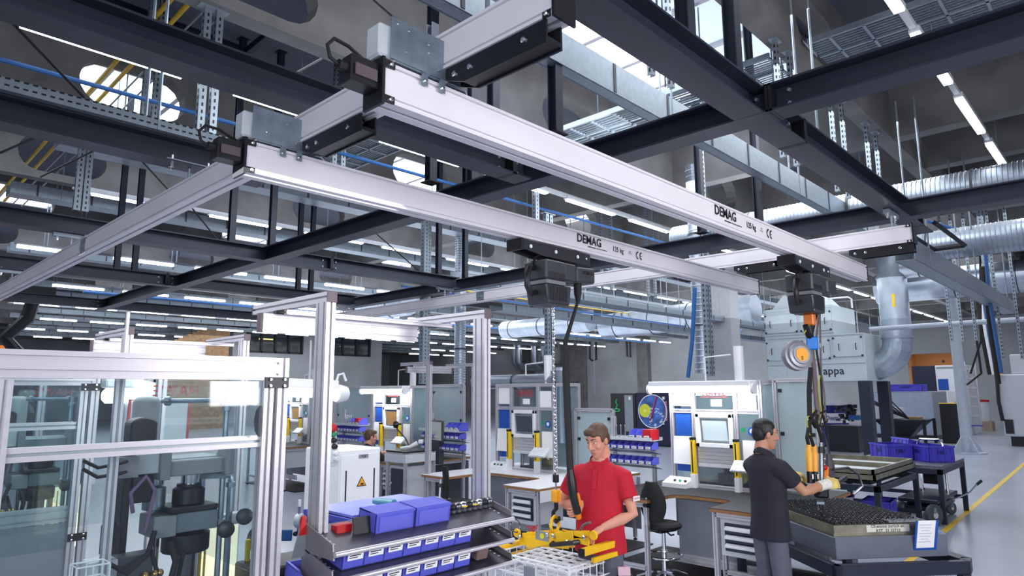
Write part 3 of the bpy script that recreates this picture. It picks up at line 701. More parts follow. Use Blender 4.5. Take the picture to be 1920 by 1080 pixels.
def bench(name, yc, ww, xf, top, edge, rw, lw, xb, drw, skirt=False):
    """U shaped bench: two wings reaching forward, a back part before the tower"""
    t = thing('workbench', name, 'workbench', (xf, yc, 0)); z = .9
    rc = .14; ya, yb2 = rw[1], lw[0]
    out = [(xf, rw[0]), (8.3, rw[0]), (8.3, lw[1]), (xf, lw[1]), (xf, lw[0])]
    arc = [(xb-rc+rc*math.sin(a), yb2+0-(0)-(rc-rc*math.cos(a))*0) for a in ()]
    for k in range(6):
        a = PI/2*k/5; out.append((xb-rc+rc*math.sin(a), lw[0]-rc+rc*math.cos(a)) if False else (xb-rc+rc*math.sin(a), lw[0]-rc*(1-math.cos(a))))
    for k in range(6):
        a = PI/2*k/5; out.append((xb-rc+rc*math.cos(a), rw[1]+rc*(1-math.sin(a))))
    out.append((xf, rw[1]))
    b = B(); n = len(out); o = len(b.v)
    for zz in (z-.035, z-.004): b.v += [Vector((x, y, zz)) for x, y in out]
    b.f += [tuple(range(n))[::-1], tuple(n+i for i in range(n))]+[(i, (i+1) % n, n+(i+1) % n, n+i) for i in range(n)]
    b.build('bench_board', edge, t)
    b = B()
    for zz in (z-.004, z+.002): b.v += [Vector((x+(.0), y, zz)) for x, y in out]
    b.f += [tuple(range(n))[::-1], tuple(n+i for i in range(n))]+[(i, (i+1) % n, n+(i+1) % n, n+i) for i in range(n)]
    b.build('bench_top', top, t)
    for (x, y) in ((xf+.04, rw[0]+.05), (xf+.04, rw[1]-.04), (xf+.04, lw[0]+.04), (xf+.04, lw[1]-.05), (8.2, rw[0]+.05), (8.2, lw[1]-.05)):
        ebox((x, y, .03), (x, y, z-.035)).build('leg', ALU, t); B().lathe([(.03, 0), (.03, .012), (.01, .02), (.01, .04)], (x, y, 0), 10).build('foot', RUBBER, t)
    for wv in (rw, lw):
        for zz in (z-.06, .2): ebox((xf+.04, wv[0]+.05, zz), (xf+.04, wv[1]-.05, zz)).build('rail', ALU, t)
        ebox((xf+.06, (wv[0] if wv is rw else wv[1])+(.05 if wv is rw else -.05), z-.06), (8.18, (wv[0] if wv is rw else wv[1])+(.05 if wv is rw else -.05), z-.06)).build('rail', ALU, t)
    B().box(xb+.06, rw[1], .25, xb+.075, lw[0], z-.05).build('back_panel', PANEL, t); ebox((xb+.05, rw[1]-.2, .22), (xb+.05, lw[0]+.2, .22), .045, .09).build('rail', ALU, t)
    B().box(8.2, rw[0]-.05, .15, 8.215, lw[1]+.05, z-.05).build('rear_panel', PANEL, t)
    if skirt: B().box(xf+.02, rw[0]-.004, z-.16, 8.2, rw[0], z-.03).build('side_skirt', WHITE, t)
    drawers(t, xf+.06, rw[0]+.09, rw[1]-.08, .46, z-.07)
    B().box(xf+.1, rw[0]-.3, 0, 8.1, lw[1]+.2, .012).build('floor_mat', RUBBER, label='black rubber floor mat under the ' + name, cat='mat')
    return t
def tower(nm, yc, x=7.5, lamp=True, detail=2, hw=.57, screen=(176, 190, 196)):
    t = thing('test_station', nm, 'test station', (x, yc, .9)); z0, z1 = .902, 2.16
    ys = (yc+hw, yc+.27, yc-.27, yc-hw)
    for i, y in enumerate(ys): ebox((x, y, z0), (x, y, z1)).build('post', ALU, t)
    for y in (ys[0], ys[3]): ebox((x+.55, y, z0), (x+.55, y, z1)).build('post', ALU, t)
    for zz in (z1-.02, 1.80, z0+.02):
        for a, b2 in zip(ys, ys[1:]): ebox((x, a-.023, zz), (x, b2+.023, zz)).build('rail', ALU, t)
    for y in (ys[0], ys[3]): ebox((x+.02, y, z1-.02), (x+.53, y, z1-.02)).build('rail', ALU, t)
    ebox((x+.55, ys[0], z1-.02), (x+.55, ys[3], z1-.02)).build('rail', ALU, t)
    for a, b2 in ((ys[0], ys[1]), (ys[2], ys[3])): B().box(x+.0, b2+.024, z0+.05, x+.006, a-.024, z1-.05).build('glazing_pane', GLASS, t)
    for y in (ys[0], ys[3]): B().box(x+.03, y-.003, z0+.05, x+.53, y+.003, z1-.05).build('glazing_pane', GLASS, t)
    B().box(x+.55, ys[3], z0+.03, x+.556, ys[0], z1-.05).build('rear_panel', FROST, t)
    B().box(x, ys[2]+.024, 1.83, x+.006, ys[1]-.024, z1-.05).build('glazing_pane', GLASS, t)
    text('HAWE', t, RED, (x-.002, yc, 2.015), .105, (0, -1, 0), (0, 0, 1), bold=.006); q = B()
    for zz in (1.965, 2.065): q.box(x-.002, yc-.17, zz, x, yc+.17, zz+.006)
    q.build('logo_border', RED, t)
    B().box(x-.003, yc-.1, 1.86, x-.001, yc+.04, 1.94).build('paper_note', WHITEP, t)
    # monitor in a white frame
    m = B(); y0, y1, a, b2 = yc-.235, yc+.235, 1.38, 1.775
    m.box(x-.05, y0, a, x, y0+.05, b2); m.box(x-.05, y1-.05, a, x, y1, b2); m.box(x-.05, y0, a, x, y1, a+.05); m.box(x-.05, y0, b2-.05, x, y1, b2)
    f = m.build('monitor_frame', WHITE, t, bev=.006)
    sc = B(); sc.cb((x-.0, yc, 1.575), (.03, .35, .27), rot('Y', -8)); sc.build('monitor', MGREY, f, bev=.006)
    sc = B(); sc.cb((x-.018, yc, 1.575), (.004, .31, .23), rot('Y', -8)); sc.build('screen', M('screen_%d' % screen[0], screen, .2, 0, 0, emit=.4), f)
    # shutter slats, light curtains, fixture
    for k in range(4): B().box(x-.01, yc-.235, 1.2+k*.043, x+.012, yc+.235, 1.238+k*.043).build('shutter_slat', ALU, t)
    B().box(x-.014, yc-.235, 1.15, x+.014, yc+.235, 1.195).build('shutter_bar', LGREY, t)
    for y in (yc+.275, yc-.275):
        B().box(x-.085, y-.024, 1.06, x-.025, y+.024, 1.46).build('light_curtain', YELP, t); B().box(x-.088, y-.026, 1.46, x-.022, y+.026, 1.49).build('curtain_cap', BLACKP, t)
        B().box(x-.075, y-.008, 1.08, x-.086, y+.008, 1.44).build('curtain_lens', BLACKP, t)
        B().box(x-.09, y-.03, .902, x-.02, y+.03, 1.06).build('curtain_foot', WHITE, t)
    q = B(); q.box(x+.1, yc-.2, .902, x+.42, yc+.2, .96); q.box(x+.2, yc-.12, .96, x+.34, yc+.1, 1.06); q.lathe([(.05, 0), (.05, .16), (.03, .17), (.03, .24)], (x+.3, yc+.02, .96), 14); q.build('fixture', GRIME, t)
    gw = B(); gw.lathe([(.13, 0), (.15, .005), (.15, .03), (.05, .035)], (x+.34, yc-.1, 1.08), 24, (-1, 0, 0)); gw.build('index_wheel', M('bronze_wheel', (170, 150, 110), .4, .6), t)
    # clipboards, papers, signs
    B().box(x-.012, ys[1]+.04, 1.5, x-.004, ys[0]-.05, 1.83).build('clipboard', BLUEB, t); B().box(x-.02, ys[1]+.09, 1.8, x-.01, ys[0]-.1, 1.825).build('clip', CHROME, t)
    B().cb((x-.03, (ys[0]+ys[1])/2+.01, 1.33), (.003, .24, .33), rot('Y', 5)).build('paper_sheet', WHITEP, t)
    B().box(x-.012, ys[1]+.05, 1.08, x-.005, ys[0]-.05, 1.2).build('clipboard', BLUEB, t)
    B().box(x-.006, ys[1]+.03, 1.86, x-.002, ys[0]-.03, 2.11).build('paper_sheet', WHITEP, t); B().box(x-.006, ys[3]+.05, 1.82, x-.002, ys[2]-.03, 2.05).build('paper_sheet', WHITEP, t)
    B().box(x-.006, ys[3]+.04, 1.12, x-.002, ys[2]-.06, 1.48).build('paper_sheet', WHITEP, t)
    q = B(); q.lathe([(.05, 0), (.05, .004)], (x-.006, yc-.45, 1.58), 20, (-1, 0, 0)); q.build('mandatory_sign', BLUEB, t)
    q = B(); q.lathe([(.026, 0), (.026, .0045)], (x-.0065, yc-.45, 1.585), 14, (-1, 0, 0)); q.build('sign_symbol', WHITE, t)
    q = B(); q.box(x-.008, yc-.37, 1.57, x-.002, yc-.32, 1.62); q.build('green_mark', GREEN, t)
    # control panel at the left foot, keyboard shelf at the right
    b = B(); b.prism([(0, 0), (-.2, 0), (-.2, .05), (0, .11)], (x-.02, yc+.3, .902), (x-.02, yc+.62, .902), side=(1, 0, 0)); cpn = b.build('control_box', WHITE, t)
    q = B()
    for k, m_ in enumerate((BLACKP, GREEN, BLACKP)):
        q = B(); q.lathe([(.017, 0), (.017, .03)], (x-.15, yc+.34+.07*k, .96), 10, (-.3, 0, .95)); q.build('button', m_, cpn)
    q = B(); q.cb((x-.17, yc-.42, 1.2), (.17, .3, .02), rot('Y', -38)); kb = q.build('keyboard', LGREY, t)
    q = B()
    for i in range(5):
        for j in range(10): q.cb(Vector((x-.17, yc-.42, 1.2))+rot('Y', -38) @ Vector((-.065+.033*i, -.125+.028*j, .013)), (.026, .022, .008), rot('Y', -38))
    q.build('keys', WHITE, kb, kind='stuff')
    B().tube((x-.12, yc-.42, 1.2), (x, yc-.45, 1.1), .012, 6).build('keyboard_arm', ALU, t)
    if lamp:
        y0, y1 = yc-hw+.02, yc+hw+.2
        B().box(x-.22, y0, 2.1, x-.02, y1, 2.16).build('lamp_housing', WHITE, t, bev=.01)
        B().lathe([(.02, 0), (.045, .02), (.045, y1-y0-.02), (.02, y1-y0)], (x-.16, y0, 2.065), 14, (0, 1, 0)).build('lamp_tube', TASK, t, smooth=True)
        for yy in (y0-.03, y1): B().lathe([(.06, 0), (.06, .03)], (x-.16, yy, 2.065), 16, (0, 1, 0)).build('lamp_end', WHITE, t)
        l = bpy.data.lights.new('task_lamp', 'AREA'); l.shape = 'RECTANGLE'; l.size = .08; l.size_y = y1-y0; l.energy = 11; l.color = (.95, .98, 1)
        lo = bpy.data.objects.new('task_lamp_light', l); C.objects.link(lo); lo.parent = t; lo.location = Vector((x-.16, (y0+y1)/2, 2.0))-WL[t.name]; lo.rotation_euler = (0, -.35, 0)
    q = B(); q.path([(x+.3, yc+.25, z1), (x+.3, yc+.25, z1+.3), (x+.3, yc-.1, z1+.32)], .012, 6); q.build('exhaust_pipe', WHITE, t)
    B().lathe([(.06, 0), (.06, .42)], (x+.3, yc-.2, z1), 14).build('exhaust_stub', WHITE, t)
    return t
def partition(label, x, y0, y1, z0=.95, z1=2.16):
    t = thing('partition', label, 'partition', (x, y0, z0))
    for y in (y0, y1): ebox((x, y, 0), (x, y, z1)).build('post', ALU, t)
    for zz in (z0, z1): ebox((x, y0, zz), (x, y1, zz)).build('rail', ALU, t)
    B().box(x-.006, y0+.03, z0+.03, x+.006, y1-.03, z1-.03).build('frosted_panel', FROST, t)
    q = B()
    for y in (y0+.06, y1-.06):
        for zz in (z1-.12, (z0+z1)/2): q.box(x-.02, y-.02, zz-.02, x-.006, y+.02, zz+.02)
    q.build('panel_clamp', BLACKP, t)
def bin_rack(label, ph, x, y0, y1, zs=(1.1, 1.28), tray_z=1.46, base=.9):
    t = thing('bin_rack', label, 'rack', (x, y0, base))
    for y in (y0+.1, y1-.1): ebox((x+.12, y, base+.002), (x+.12, y, tray_z+.25 if y > y0+.2 else tray_z)).build('post', ALU, t)
    for z in zs: B().cb((x+.04, (y0+y1)/2, z-.008), (.22, y1-y0, .006), rot('Y', 14)).build('shelf', MGREY, t)
    b = B(); b.box(x-.08, y0, tray_z-.04, x+.18, y1, tray_z-.035); b.box(x-.08, y0, tray_z-.035, x-.075, y1, tray_z); b.box(x+.175, y0, tray_z-.035, x+.18, y1, tray_z); b.build('tray', LGREY, t)
    n = int((y1-y0-.02)/.104)
    for z in zs:
        for k in range(n):
            o = place_bin((x-.07, y0+.06+.104*k, z-.0+.03), -PI/2, 'small blue bin, %s shelf, rack %s' % ('upper' if z == zs[1] else 'lower', ph), 'blue bins on the %s shelf of the rack %s' % ('upper' if z == zs[1] else 'lower', ph))
            o.rotation_euler = (0, 0, -PI/2)
    for k in range(3):
        o = place_bin((x-.06, y0+.08+.11*k, tray_z-.034), -PI/2, 'larger blue bin, top tray, rack ' + ph, 'blue bins in the top tray of the rack ' + ph)
        o.scale = (1.05, 1.3, 1.5)
    q = B()
    for k in range(7): q.ball((x+.0+.03*(k % 3), y1-.12-.05*k, tray_z-.02), .017, 6)
    q.build('metal_parts', GRIME, label='shiny turned metal parts heaped in the top tray of the bin rack ' + ph, cat='metal parts', kind='stuff')
    for k in range(4): B().lathe([(.014, 0), (.014, .02), (.008, .025), (.008, .16), (.012, .165), (.012, .18)], (x+.1, y1-.15-.07*k, tray_z-.035), 8).build('valve_spool', CHROME, label='upright steel spool, top tray, rack ' + ph, cat='metal part', group='spools in the tray ' + ph)
# the station on the right (bright lamp, black top)
bench('black topped workbench with three drawers before the bright right test station', 3.8, .6, 6.28, TOPB, WOOD, (2.62, 3.31), (4.02, 4.75), 6.85, True)
tower('bright aluminium test station with a long white lamp and a blue clipboard, left of the man in black', 3.82)
partition('frosted partition panel beside the bright right test station', 7.75, 2.72, 3.18)
bin_rack('blue bin rack with metal parts right of the man in red', 'right of the man in red', 7.45, 4.62, 5.42)
# the station in the middle (white top)
bench('white topped workbench with plywood edge and three drawers left of the man in red', 6.55, .6, 6.12, TOPW, WOOD, (5.41, 6.0), (7.1, 7.62), 6.9, True, True)
tower('unlit test station with a tilted dark monitor behind the white workbench', 6.75, 7.35, False, screen=(52, 58, 66))
partition('frosted partition panel behind the man in red', 7.8, 5.5, 6.15, .95, 1.78)
bin_rack('blue bin rack left of the white workbench behind the rack post', 'behind the front rack post', 7.2, 7.95, 8.95)
# the stations further left
bench('workbench in front of the lit station of the blurred man', 10.0, .6, 6.7, TOPB, WOOD, (8.95, 9.5), (10.3, 10.9), 7.1, True)
tower('bright test station with a brown monitor picture before the blurred man', 10.2, 7.5, screen=(150, 112, 66))
partition('frosted partition panel right of the bright station of the blurred man', 7.9, 8.7, 9.55)
bin_rack('blue bin rack with a red bin left of the blurred man', 'left of the blurred man', 7.35, 10.95, 11.85)
bench('grey workbench of the far left test station beside the aluminium post', 14.4, .6, 7.1, TOPB, WOOD, (13.4, 13.9), (14.7, 15.2), 7.5, True)
tower('bright far test station seen between the glass cell and the front rack', 14.45, 7.9, screen=(148, 116, 74))
partition('tall frosted partition left of the blurred man', 8.2, 11.9, 13.2)
partition('tall frosted partition behind the paper sheets at the middle station', 8.6, 9.6, 10.3)
tag(B().box(7.28, 10.98, 1.43, 7.45, 11.1, 1.56).build('parts_bin', RED), 'red bin in the top tray of the rack left of the blurred man', 'bin')
tag(B().box(7.38, 4.64, 1.43, 7.58, 4.76, 1.56).build('parts_bin', RED), 'red bin at the right end of the top tray right of the man in red', 'bin')
# duct over the middle station
spiral('silver duct lying over the unlit test station', [(7.7, 6.45, 2.2), (7.7, 8.2, 2.2)], .11, 16, False)
B().lathe([(.11, 1.3), (.11, 2.3), (.14, 2.35), (.06, 2.4)], (7.75, 6.4, 0), 16).build('duct_stub', DUCT, label='short upright silver duct beside the unlit test station', cat='duct', smooth=True)
# stools
def stool(label, x, y, rz):
    t = thing('work_stool', label, 'stool', (x, y, 0), rz, local=True)
    for k in range(5):
        a = 2*PI*k/5+.3; c, s = math.cos(a), math.sin(a)
        B().path([(.0, 0, .13), (c*.12, s*.12, .13), (c*.3, s*.3, .07)], .02, 6, [.026, .022, .014]).build('leg', CHROME, t, smooth=True)
        B().lathe([(.03, -.012), (.03, .012)], (c*.3, s*.3, .03), 10, (-s, c, 0)).build('castor', RUBBER, t); B().tube((c*.3, s*.3, .03), (c*.3, s*.3, .075), .008, 6).build('castor_stem', CHROME, t)
    B().lathe([(.03, .1), (.03, .36), (.022, .36), (.022, .58)], (0, 0, 0), 12).build('column', CHROME, t, smooth=True)
    B().path([(.19*math.cos(2*PI*k/20), .19*math.sin(2*PI*k/20), .3) for k in range(20)], .011, 6, closed=True).build('foot_ring', CHROME, t, smooth=True)
    B().lathe([(.02, .0), (.15, .0), (.19, .012), (.2, .04), (.18, .062), (.02, .07)], (0, 0, .58), 22).build('seat', RUBBER, t, smooth=True)
    B().box(-.12, -.09, .55, .14, .09, .585).build('mechanism', BLACKP, t, bev=.008)
    B().path([(.12, 0, .57), (.22, 0, .58), (.25, 0, .66), (.235, 0, .92)], .016, 6).build('back_bar', CHROME, t, smooth=True)
    b = B(); rings = []
    for i in range(9):
        z = .68+.4*i/8; wv = .2*math.sin(PI*(.18+.7*i/8))**.7*(1-.25*(i/8)**3); xo = .21-.02*math.cos((i/8-.5)*2)
        rings.append([(xo+.022*math.cos(a)+.05*(abs(math.sin(a))**2)*-1, wv*math.sin(a), z) for a in [2*PI*k/14 for k in range(14)]])
    b.loft(rings); b.build('backrest', RUBBER, t, smooth=True)
    B().tube((.245, -.03, .84), (.245, .03, .84), .025, 8).build('back_knob', BLACKP, t)
    for s in (1,): B().path([(.05, .1, .56), (.1, .2, .55), (.12, .26, .57)], .009, 6).build('lever', BLACKP, t)
stool('black work stool with chrome star base before the black topped workbench', 6.55, 4.0, PI*.93)
stool('black work stool at the white topped workbench behind the front rack', 6.05, 6.75, PI*.8)
# small cabinet frame with a dark door left of the white bench
t = thing('equipment_stand', 'aluminium equipment stand with a dark glazed cabinet and a scanner on top', 'stand', (6.75, 8.65, 0))
for x, y in ((6.4, 8.35), (6.4, 8.8), (6.95, 8.35), (6.95, 8.8)): ebox((x, y, 0), (x, y, 1.12)).build('post', ALU, t)
for zz in (.38, 1.1):
    for a, b2 in (((6.4, 8.35), (6.4, 8.8)), ((6.95, 8.35), (6.95, 8.8)), ((6.4, 8.35), (6.95, 8.35)), ((6.4, 8.8), (6.95, 8.8))): ebox((*a, zz), (*b2, zz)).build('rail', ALU, t)
b = B().box(6.42, 8.39, .4, 6.93, 8.77, .92).build('cabinet', LGREY, t, bev=.01); B().box(6.41, 8.43, .44, 6.42, 8.73, .88).build('door', M('smoked_door', (34, 42, 56), .15), b)
B().ball((6.4, 8.7, .66), .015, 8).build('door_knob', CHROME, b)
B().box(6.36, 8.3, .98, 6.95, 8.84, 1.1).build('top_box', LGREY, t, bev=.004); B().box(6.38, 8.32, 1.125, 6.94, 8.83, 1.15).build('top_board', BLACKP, t)
t = thing('hand_scanner', 'white hand scanner lying on the equipment stand', 'scanner', (6.6, 8.5, 1.15))
B().path([(6.5, 8.62, 1.18), (6.6, 8.5, 1.2), (6.68, 8.42, 1.26)], .03, 8, [.024, .028, .038]).build('grip', WHITE, t, smooth=True); B().cb((6.72, 8.39, 1.28), (.1, .07, .06), rot('Z', 40)).build('head', WHITE, t, bev=.01)
t = thing('monitor', 'grey monitor with rounded screen behind the equipment stand', 'monitor', (7.1, 8.3, 1.15))
B().cb((7.15, 8.5, 1.42), (.04, .42, .34), rot('Z', -15)).build('bezel', DGREY, t, bev=.01); B().cb((7.127, 8.506, 1.42), (.004, .37, .29), rot('Z', -15)).build('screen', M('dim_screen', (150, 160, 158), .3, 0, 0, emit=.35), t); B().box(7.1, 8.4, .9, 7.2, 8.6, 1.27).build('stand', DGREY, t)
t = thing('bracket_lamp', 'small black gooseneck lamp over the equipment stand', 'lamp', (6.75, 8.95, 1.15))
B().path([(6.85, 8.8, 1.12), (6.85, 8.95, 1.3), (6.75, 9.05, 1.45), (6.7, 9.0, 1.52)], .012, 6).build('gooseneck', BLACKP, t, smooth=True); B().lathe([(.02, 0), (.045, .03), (.045, .1), (.02, .11)], (6.7, 9.02, 1.48), 12, (-.3, -.4, .5)).build('lamp_head', BLACKP, t)
# crates on the floor and cables under the benches
def crate(label, loc, sx, sy, h, rz=0, mat=None, group=None, tilt=0):
    m = mat or BIN2; t = thing('plastic_crate', label, 'crate', loc, rz, group, local=True); w = .012
    R = rot('X', tilt)
    def put(b, *a, **k):
        b.v = [R @ v for v in b.v]; return b.build(*a, **k)
    b = B(); b.box(-sx/2, -sy/2, 0, sx/2, sy/2, w)
    for s in (-1, 1): b.box(s*sx/2-(w if s > 0 else 0), -sy/2, 0, s*sx/2+(0 if s > 0 else w), sy/2, h); b.box(-sx/2, s*sy/2-(w if s > 0 else 0), 0, sx/2, s*sy/2+(0 if s > 0 else w), h)
    put(b, 'crate_body', m, t)
    b = B()
    for s in (-1, 1): b.box(-sx/2-.012, s*sy/2-.012, h-.03, sx/2+.012, s*sy/2+.012, h); b.box(s*sx/2-.012, -sy/2, h-.03, s*sx/2+.012, sy/2, h)
    put(b, 'crate_rim', m, t)
    b = B()
    for k in range(4):
        for s in (-1, 1): b.box(-sx/2+sx*(k+.5)/4-.008, s*sy/2-.01, .01, -sx/2+sx*(k+.5)/4+.008, s*sy/2+.01, h-.03); b.box(s*sx/2-.01, -sy/2+sy*(k+.5)/4-.008, .01, s*sx/2+.01, -sy/2+sy*(k+.5)/4+.008, h-.03)
    put(b, 'crate_rib', m, t)
    b = B()
    for s in (-1, 1): b.box(-sx*.16, s*(sy/2+.003)-.003, h*.5, sx*.16, s*(sy/2+.003)+.003, h*.72); b.box(s*(sx/2+.003)-.003, -sy*.18, h*.5, s*(sx/2+.003)+.003, sy*.18, h*.72)
    put(b, 'hand_grip', M('crate_recess', (30, 34, 110), .5), t); return t
crate('small blue crate on the floor behind the man in red', (7.0, 5.0, .012), .3, .2, .22, .3, BIN)
# ================================================================ FRONT RACK
def shelf_rack(label, x0, x1, y, shelves=True):
    t = thing('shelf_rack', label, 'rack', (x0, y, 0))
    for x in (x0, x1):
        ext(B(), (x, y, .02), (x, y, 2.44), .045, .09, side=(1, 0, 0), up=(0, 1, 0)).build('post', ALU, t)
        ext(B(), (x, y-.045, 2.4625), (x, y+.66, 2.4625)).build('top_arm', ALU, t)
        B().box(x-.024, y-.051, 2.438, x+.024, y-.045, 2.487).build('arm_cap', M('brown_grey_plate'), t); B().box(x-.024, y+.66, 2.438, x+.024, y+.666, 2.487).build('arm_cap', M('brown_grey_plate'), t)
        B().box(x-.06, y-.08, 0, x+.06, y+.08, .02).build('foot_plate', DGREY, t)
        B().cb((x, y+.42, 2.43), (.05, .03, .02)).build('hanger_block', BLACKP, t)
    ext(B(), (x0-.1, y+.40, 2.375), (x1-.13, y+.40, 2.375), .03, .09).build('cross_beam', ALU, t)
    ext(B(), (x0-.02, y+.32, 2.425), (x1+.06, y+.32, 2.425), .03, .022).build('cross_rail', ALU, t)
    B().box(x0-.112, y+.38, 2.33, x0-.1, y+.42, 2.42).build('beam_cap', M('brown_grey_plate'), t)
    for k, z in enumerate((1.40, 1.30, 1.195) if shelves else ()):
        R = rot('X', -14)
        b = B(); c = Vector(((x0+x1)/2-.02, y-.09, z+.06)); L = x1-x0+.06
        b.cb(c, (L, .25, .004), rot('X', 14)); s = b.build('shelf_plate', M('shelf_steel', (74, 72, 84), .35, .5), t)
        for sx in (-1, 1):
            q = B(); xx = (x0+x1)/2-.02+sx*(L/2)
            q.prism([(y-.215, z+.0), (y-.205, z+.06), (y+.03, z+.12), (y+.03, z+.02), (y-.02, z+.0)], (xx-.003, 0, 0), (xx+.003, 0, 0), side=(0, 1, 0)); q.build('side_bracket', M('bracket_grey', (136, 132, 136), .4, .4), s)
        q = B()
        for i in range(5):
            for sx in (-1, 1): q.cb((c.x+sx*(L/2-.035-.0), y-.15+.03*i, z+.06+.0075*(i-1)-.015+.008), (.012, .009, .004), rot('X', 14))
        q.build('shelf_slot', M('slot_light', (196, 198, 206), .4), s, kind='stuff')
        B().tube((c.x-L/2, y-.22, z+.022), (c.x+L/2, y-.22, z+.022), .011, 12).build('front_rail', ALU, t, smooth=True)
    return t
rk = shelf_rack('aluminium rack with sloped shelves of blue bins in front of the man in red', 1.54, 2.49, 2.6)
rk2 = shelf_rack('second aluminium rack frame rising behind the glass test cells at the left', 1.45, 2.25, 4.95, False)
p = at(805, 681, z=2.46); rk3 = shelf_rack('small distant aluminium rack frame behind the right post of the front rack', p.x, p.x+.9, p.y, False)
def front_bin(x, z, label, grp):
    o = place_bin((x, 2.395, z), 0, label, grp); o.rotation_euler = (math.radians(10), 0, 0); o.scale = (1.06, 1.0, 1.05); return o
BBn = bin_thing('front bin', .106, .16, .085, BIN, fr=.9); used2 = False
def fbin(x, y, z, label, grp=None, sc=1.0):
    global used2
    if not used2: o = BBn; used2 = True; o.location = (x, y, z); o['label'] = label
    else: o = dup(BBn, (x, y, z), 0, label)
    if grp: o['group'] = grp
    elif 'group' in o: del o['group']
    o.rotation_euler = (math.radians(12), 0, 0); o.scale = (sc, sc, sc); return o
ordw = 'first second third fourth fifth sixth seventh eighth ninth'.split()
for k in range(7): fbin(1.605+.0995*k, 2.43, 1.345, 'blue labelled bin on the front rack middle shelf, %s from the left' % ordw[k])
for k in range(6): fbin(1.70+.0995*k, 2.43, 1.24, 'blue labelled bin on the front rack lowest shelf, %s from the left' % ordw[k])
fbin(1.49, 2.52, 1.245, 'blue bin left of the left rack post at the picture bottom')
t = thing('steel_block', 'brown grey block at the end of the lowest shelf of the front rack', 'block', (2.335, 2.46, 1.25)); B().cb((2.335, 2.46, 1.292), (.075, .075, .075), rot('X', 14)).build('block_body', M('brown_block', (122, 104, 98), .5, .2), t, bev=.006)
def big_bin(label, x):
    b = bin_thing('stacking_bin', .205, .13, .085, BIN, card=False, fr=.98); b.name = 'stacking_bin'; b.location = (x, 2.47, 1.448); b.rotation_euler = (math.radians(6), 0, 0); B().box(-.102, .0, .083, .102, .13, .087).build('bin_lid', BIN, b); p_ = B(); p_.box(-.085, -.004, .012, .085, 0, .07); p_.build('front_panel', M('blue_plastic_light', (104, 108, 216), .4), b)
    return tag(b, label, 'bin')
big_bin('large blue stacking bin on the top shelf of the front rack, left of two', 1.84)
big_bin('large blue stacking bin on the top shelf of the front rack, right of two', 2.055)
crate('big blue lidded tote behind the two large bins on the front rack', (2.02, 2.84, 1.24), .56, .4, .25, .02, BIN)
t = thing('tote_table', 'grey stand carrying the big blue tote behind the front rack', 'table', (2.04, 2.95, 0))
B().box(1.76, 2.75, 1.2, 2.34, 3.14, 1.238).build('table_top', WHITE, t); B().box(1.9, 2.85, 0, 2.2, 3.05, 1.2).build('pedestal', WHITE, t)
B().box(1.75, 2.66, 1.491, 2.29, 3.02, 1.503).build('plastic_cover', M('translucent_blue', (126, 134, 226), .25, 0, .05), label='pale blue lid lying on the big blue tote', cat='lid')
t = thing('tube_of_grease', 'small teal tube lying on the blue tote lid', 'tube', (1.98, 2.76, 1.503)); B().path([(1.975, 2.82, 1.523), (1.985, 2.74, 1.523), (1.99, 2.68, 1.523)], .018, 10, [.014, .02, .021]).build('tube_body', M('teal_plastic', (88, 150, 164), .35), t, smooth=True); B().tube((1.99, 2.68, 1.523), (1.995, 2.65, 1.523), .011, 8).build('cap', M('teal_dark', (40, 80, 92), .4), t)
b = thing('divider_plate', 'black upright plate beside the red scraper at the left of the top shelf', 'plate', (1.69, 2.47, 1.45)); B().cb((1.69, 2.5, 1.475), (.085, .006, .1), rot('X', -6)).build('plate_body', STEEL2, b)
b = thing('red_box', 'red plastic box behind the black plate on the top shelf', 'box', (1.63, 2.54, 1.45)); B().box(1.59, 2.53, 1.43, 1.665, 2.58, 1.50).build('box_body', RED, b, bev=.004)
b = thing('pointed_trowel', 'grey and red pointed tool left of the left rack post', 'tool', (1.47, 2.5, 1.42)); B().prism([(-.045, 0), (.045, 0), (.02, .1), (0, .16), (-.02, .1)], (1.475, 2.6, 1.385), (1.475, 2.606, 1.385), side=(1, 0, 0), up=(0, 0, 1)).build('blade', MGREY, b); B().prism([(-.02, 0), (.02, 0), (.008, .075), (-.008, .075)], (1.475, 2.597, 1.47), (1.475, 2.607, 1.47), side=(1, 0, 0), up=(0, 0, 1)).build('red_tip', RED, b)
for k in range(9):
    x = 2.19+.036*k
    t = thing('hydraulic_fitting', 'round metal fitting on the top shelf of the front rack, %s from the blue bin' % ordw[k], 'fitting', (x, 2.53, 1.475))
    m_ = (CHROME, STEEL2, GRIME)[k % 3]; B().ball((x, 2.53, 1.494), .021, 10).build('dome', m_, t, smooth=True); B().lathe([(.017, 0), (.017, .02)], (x, 2.53, 1.468), 6).build('hex_base', GRIME, t)
    if k in (3, 5): B().lathe([(.022, 0), (.022, .006)], (x, 2.53, 1.49), 12).build('yellow_ring', YELP, t)
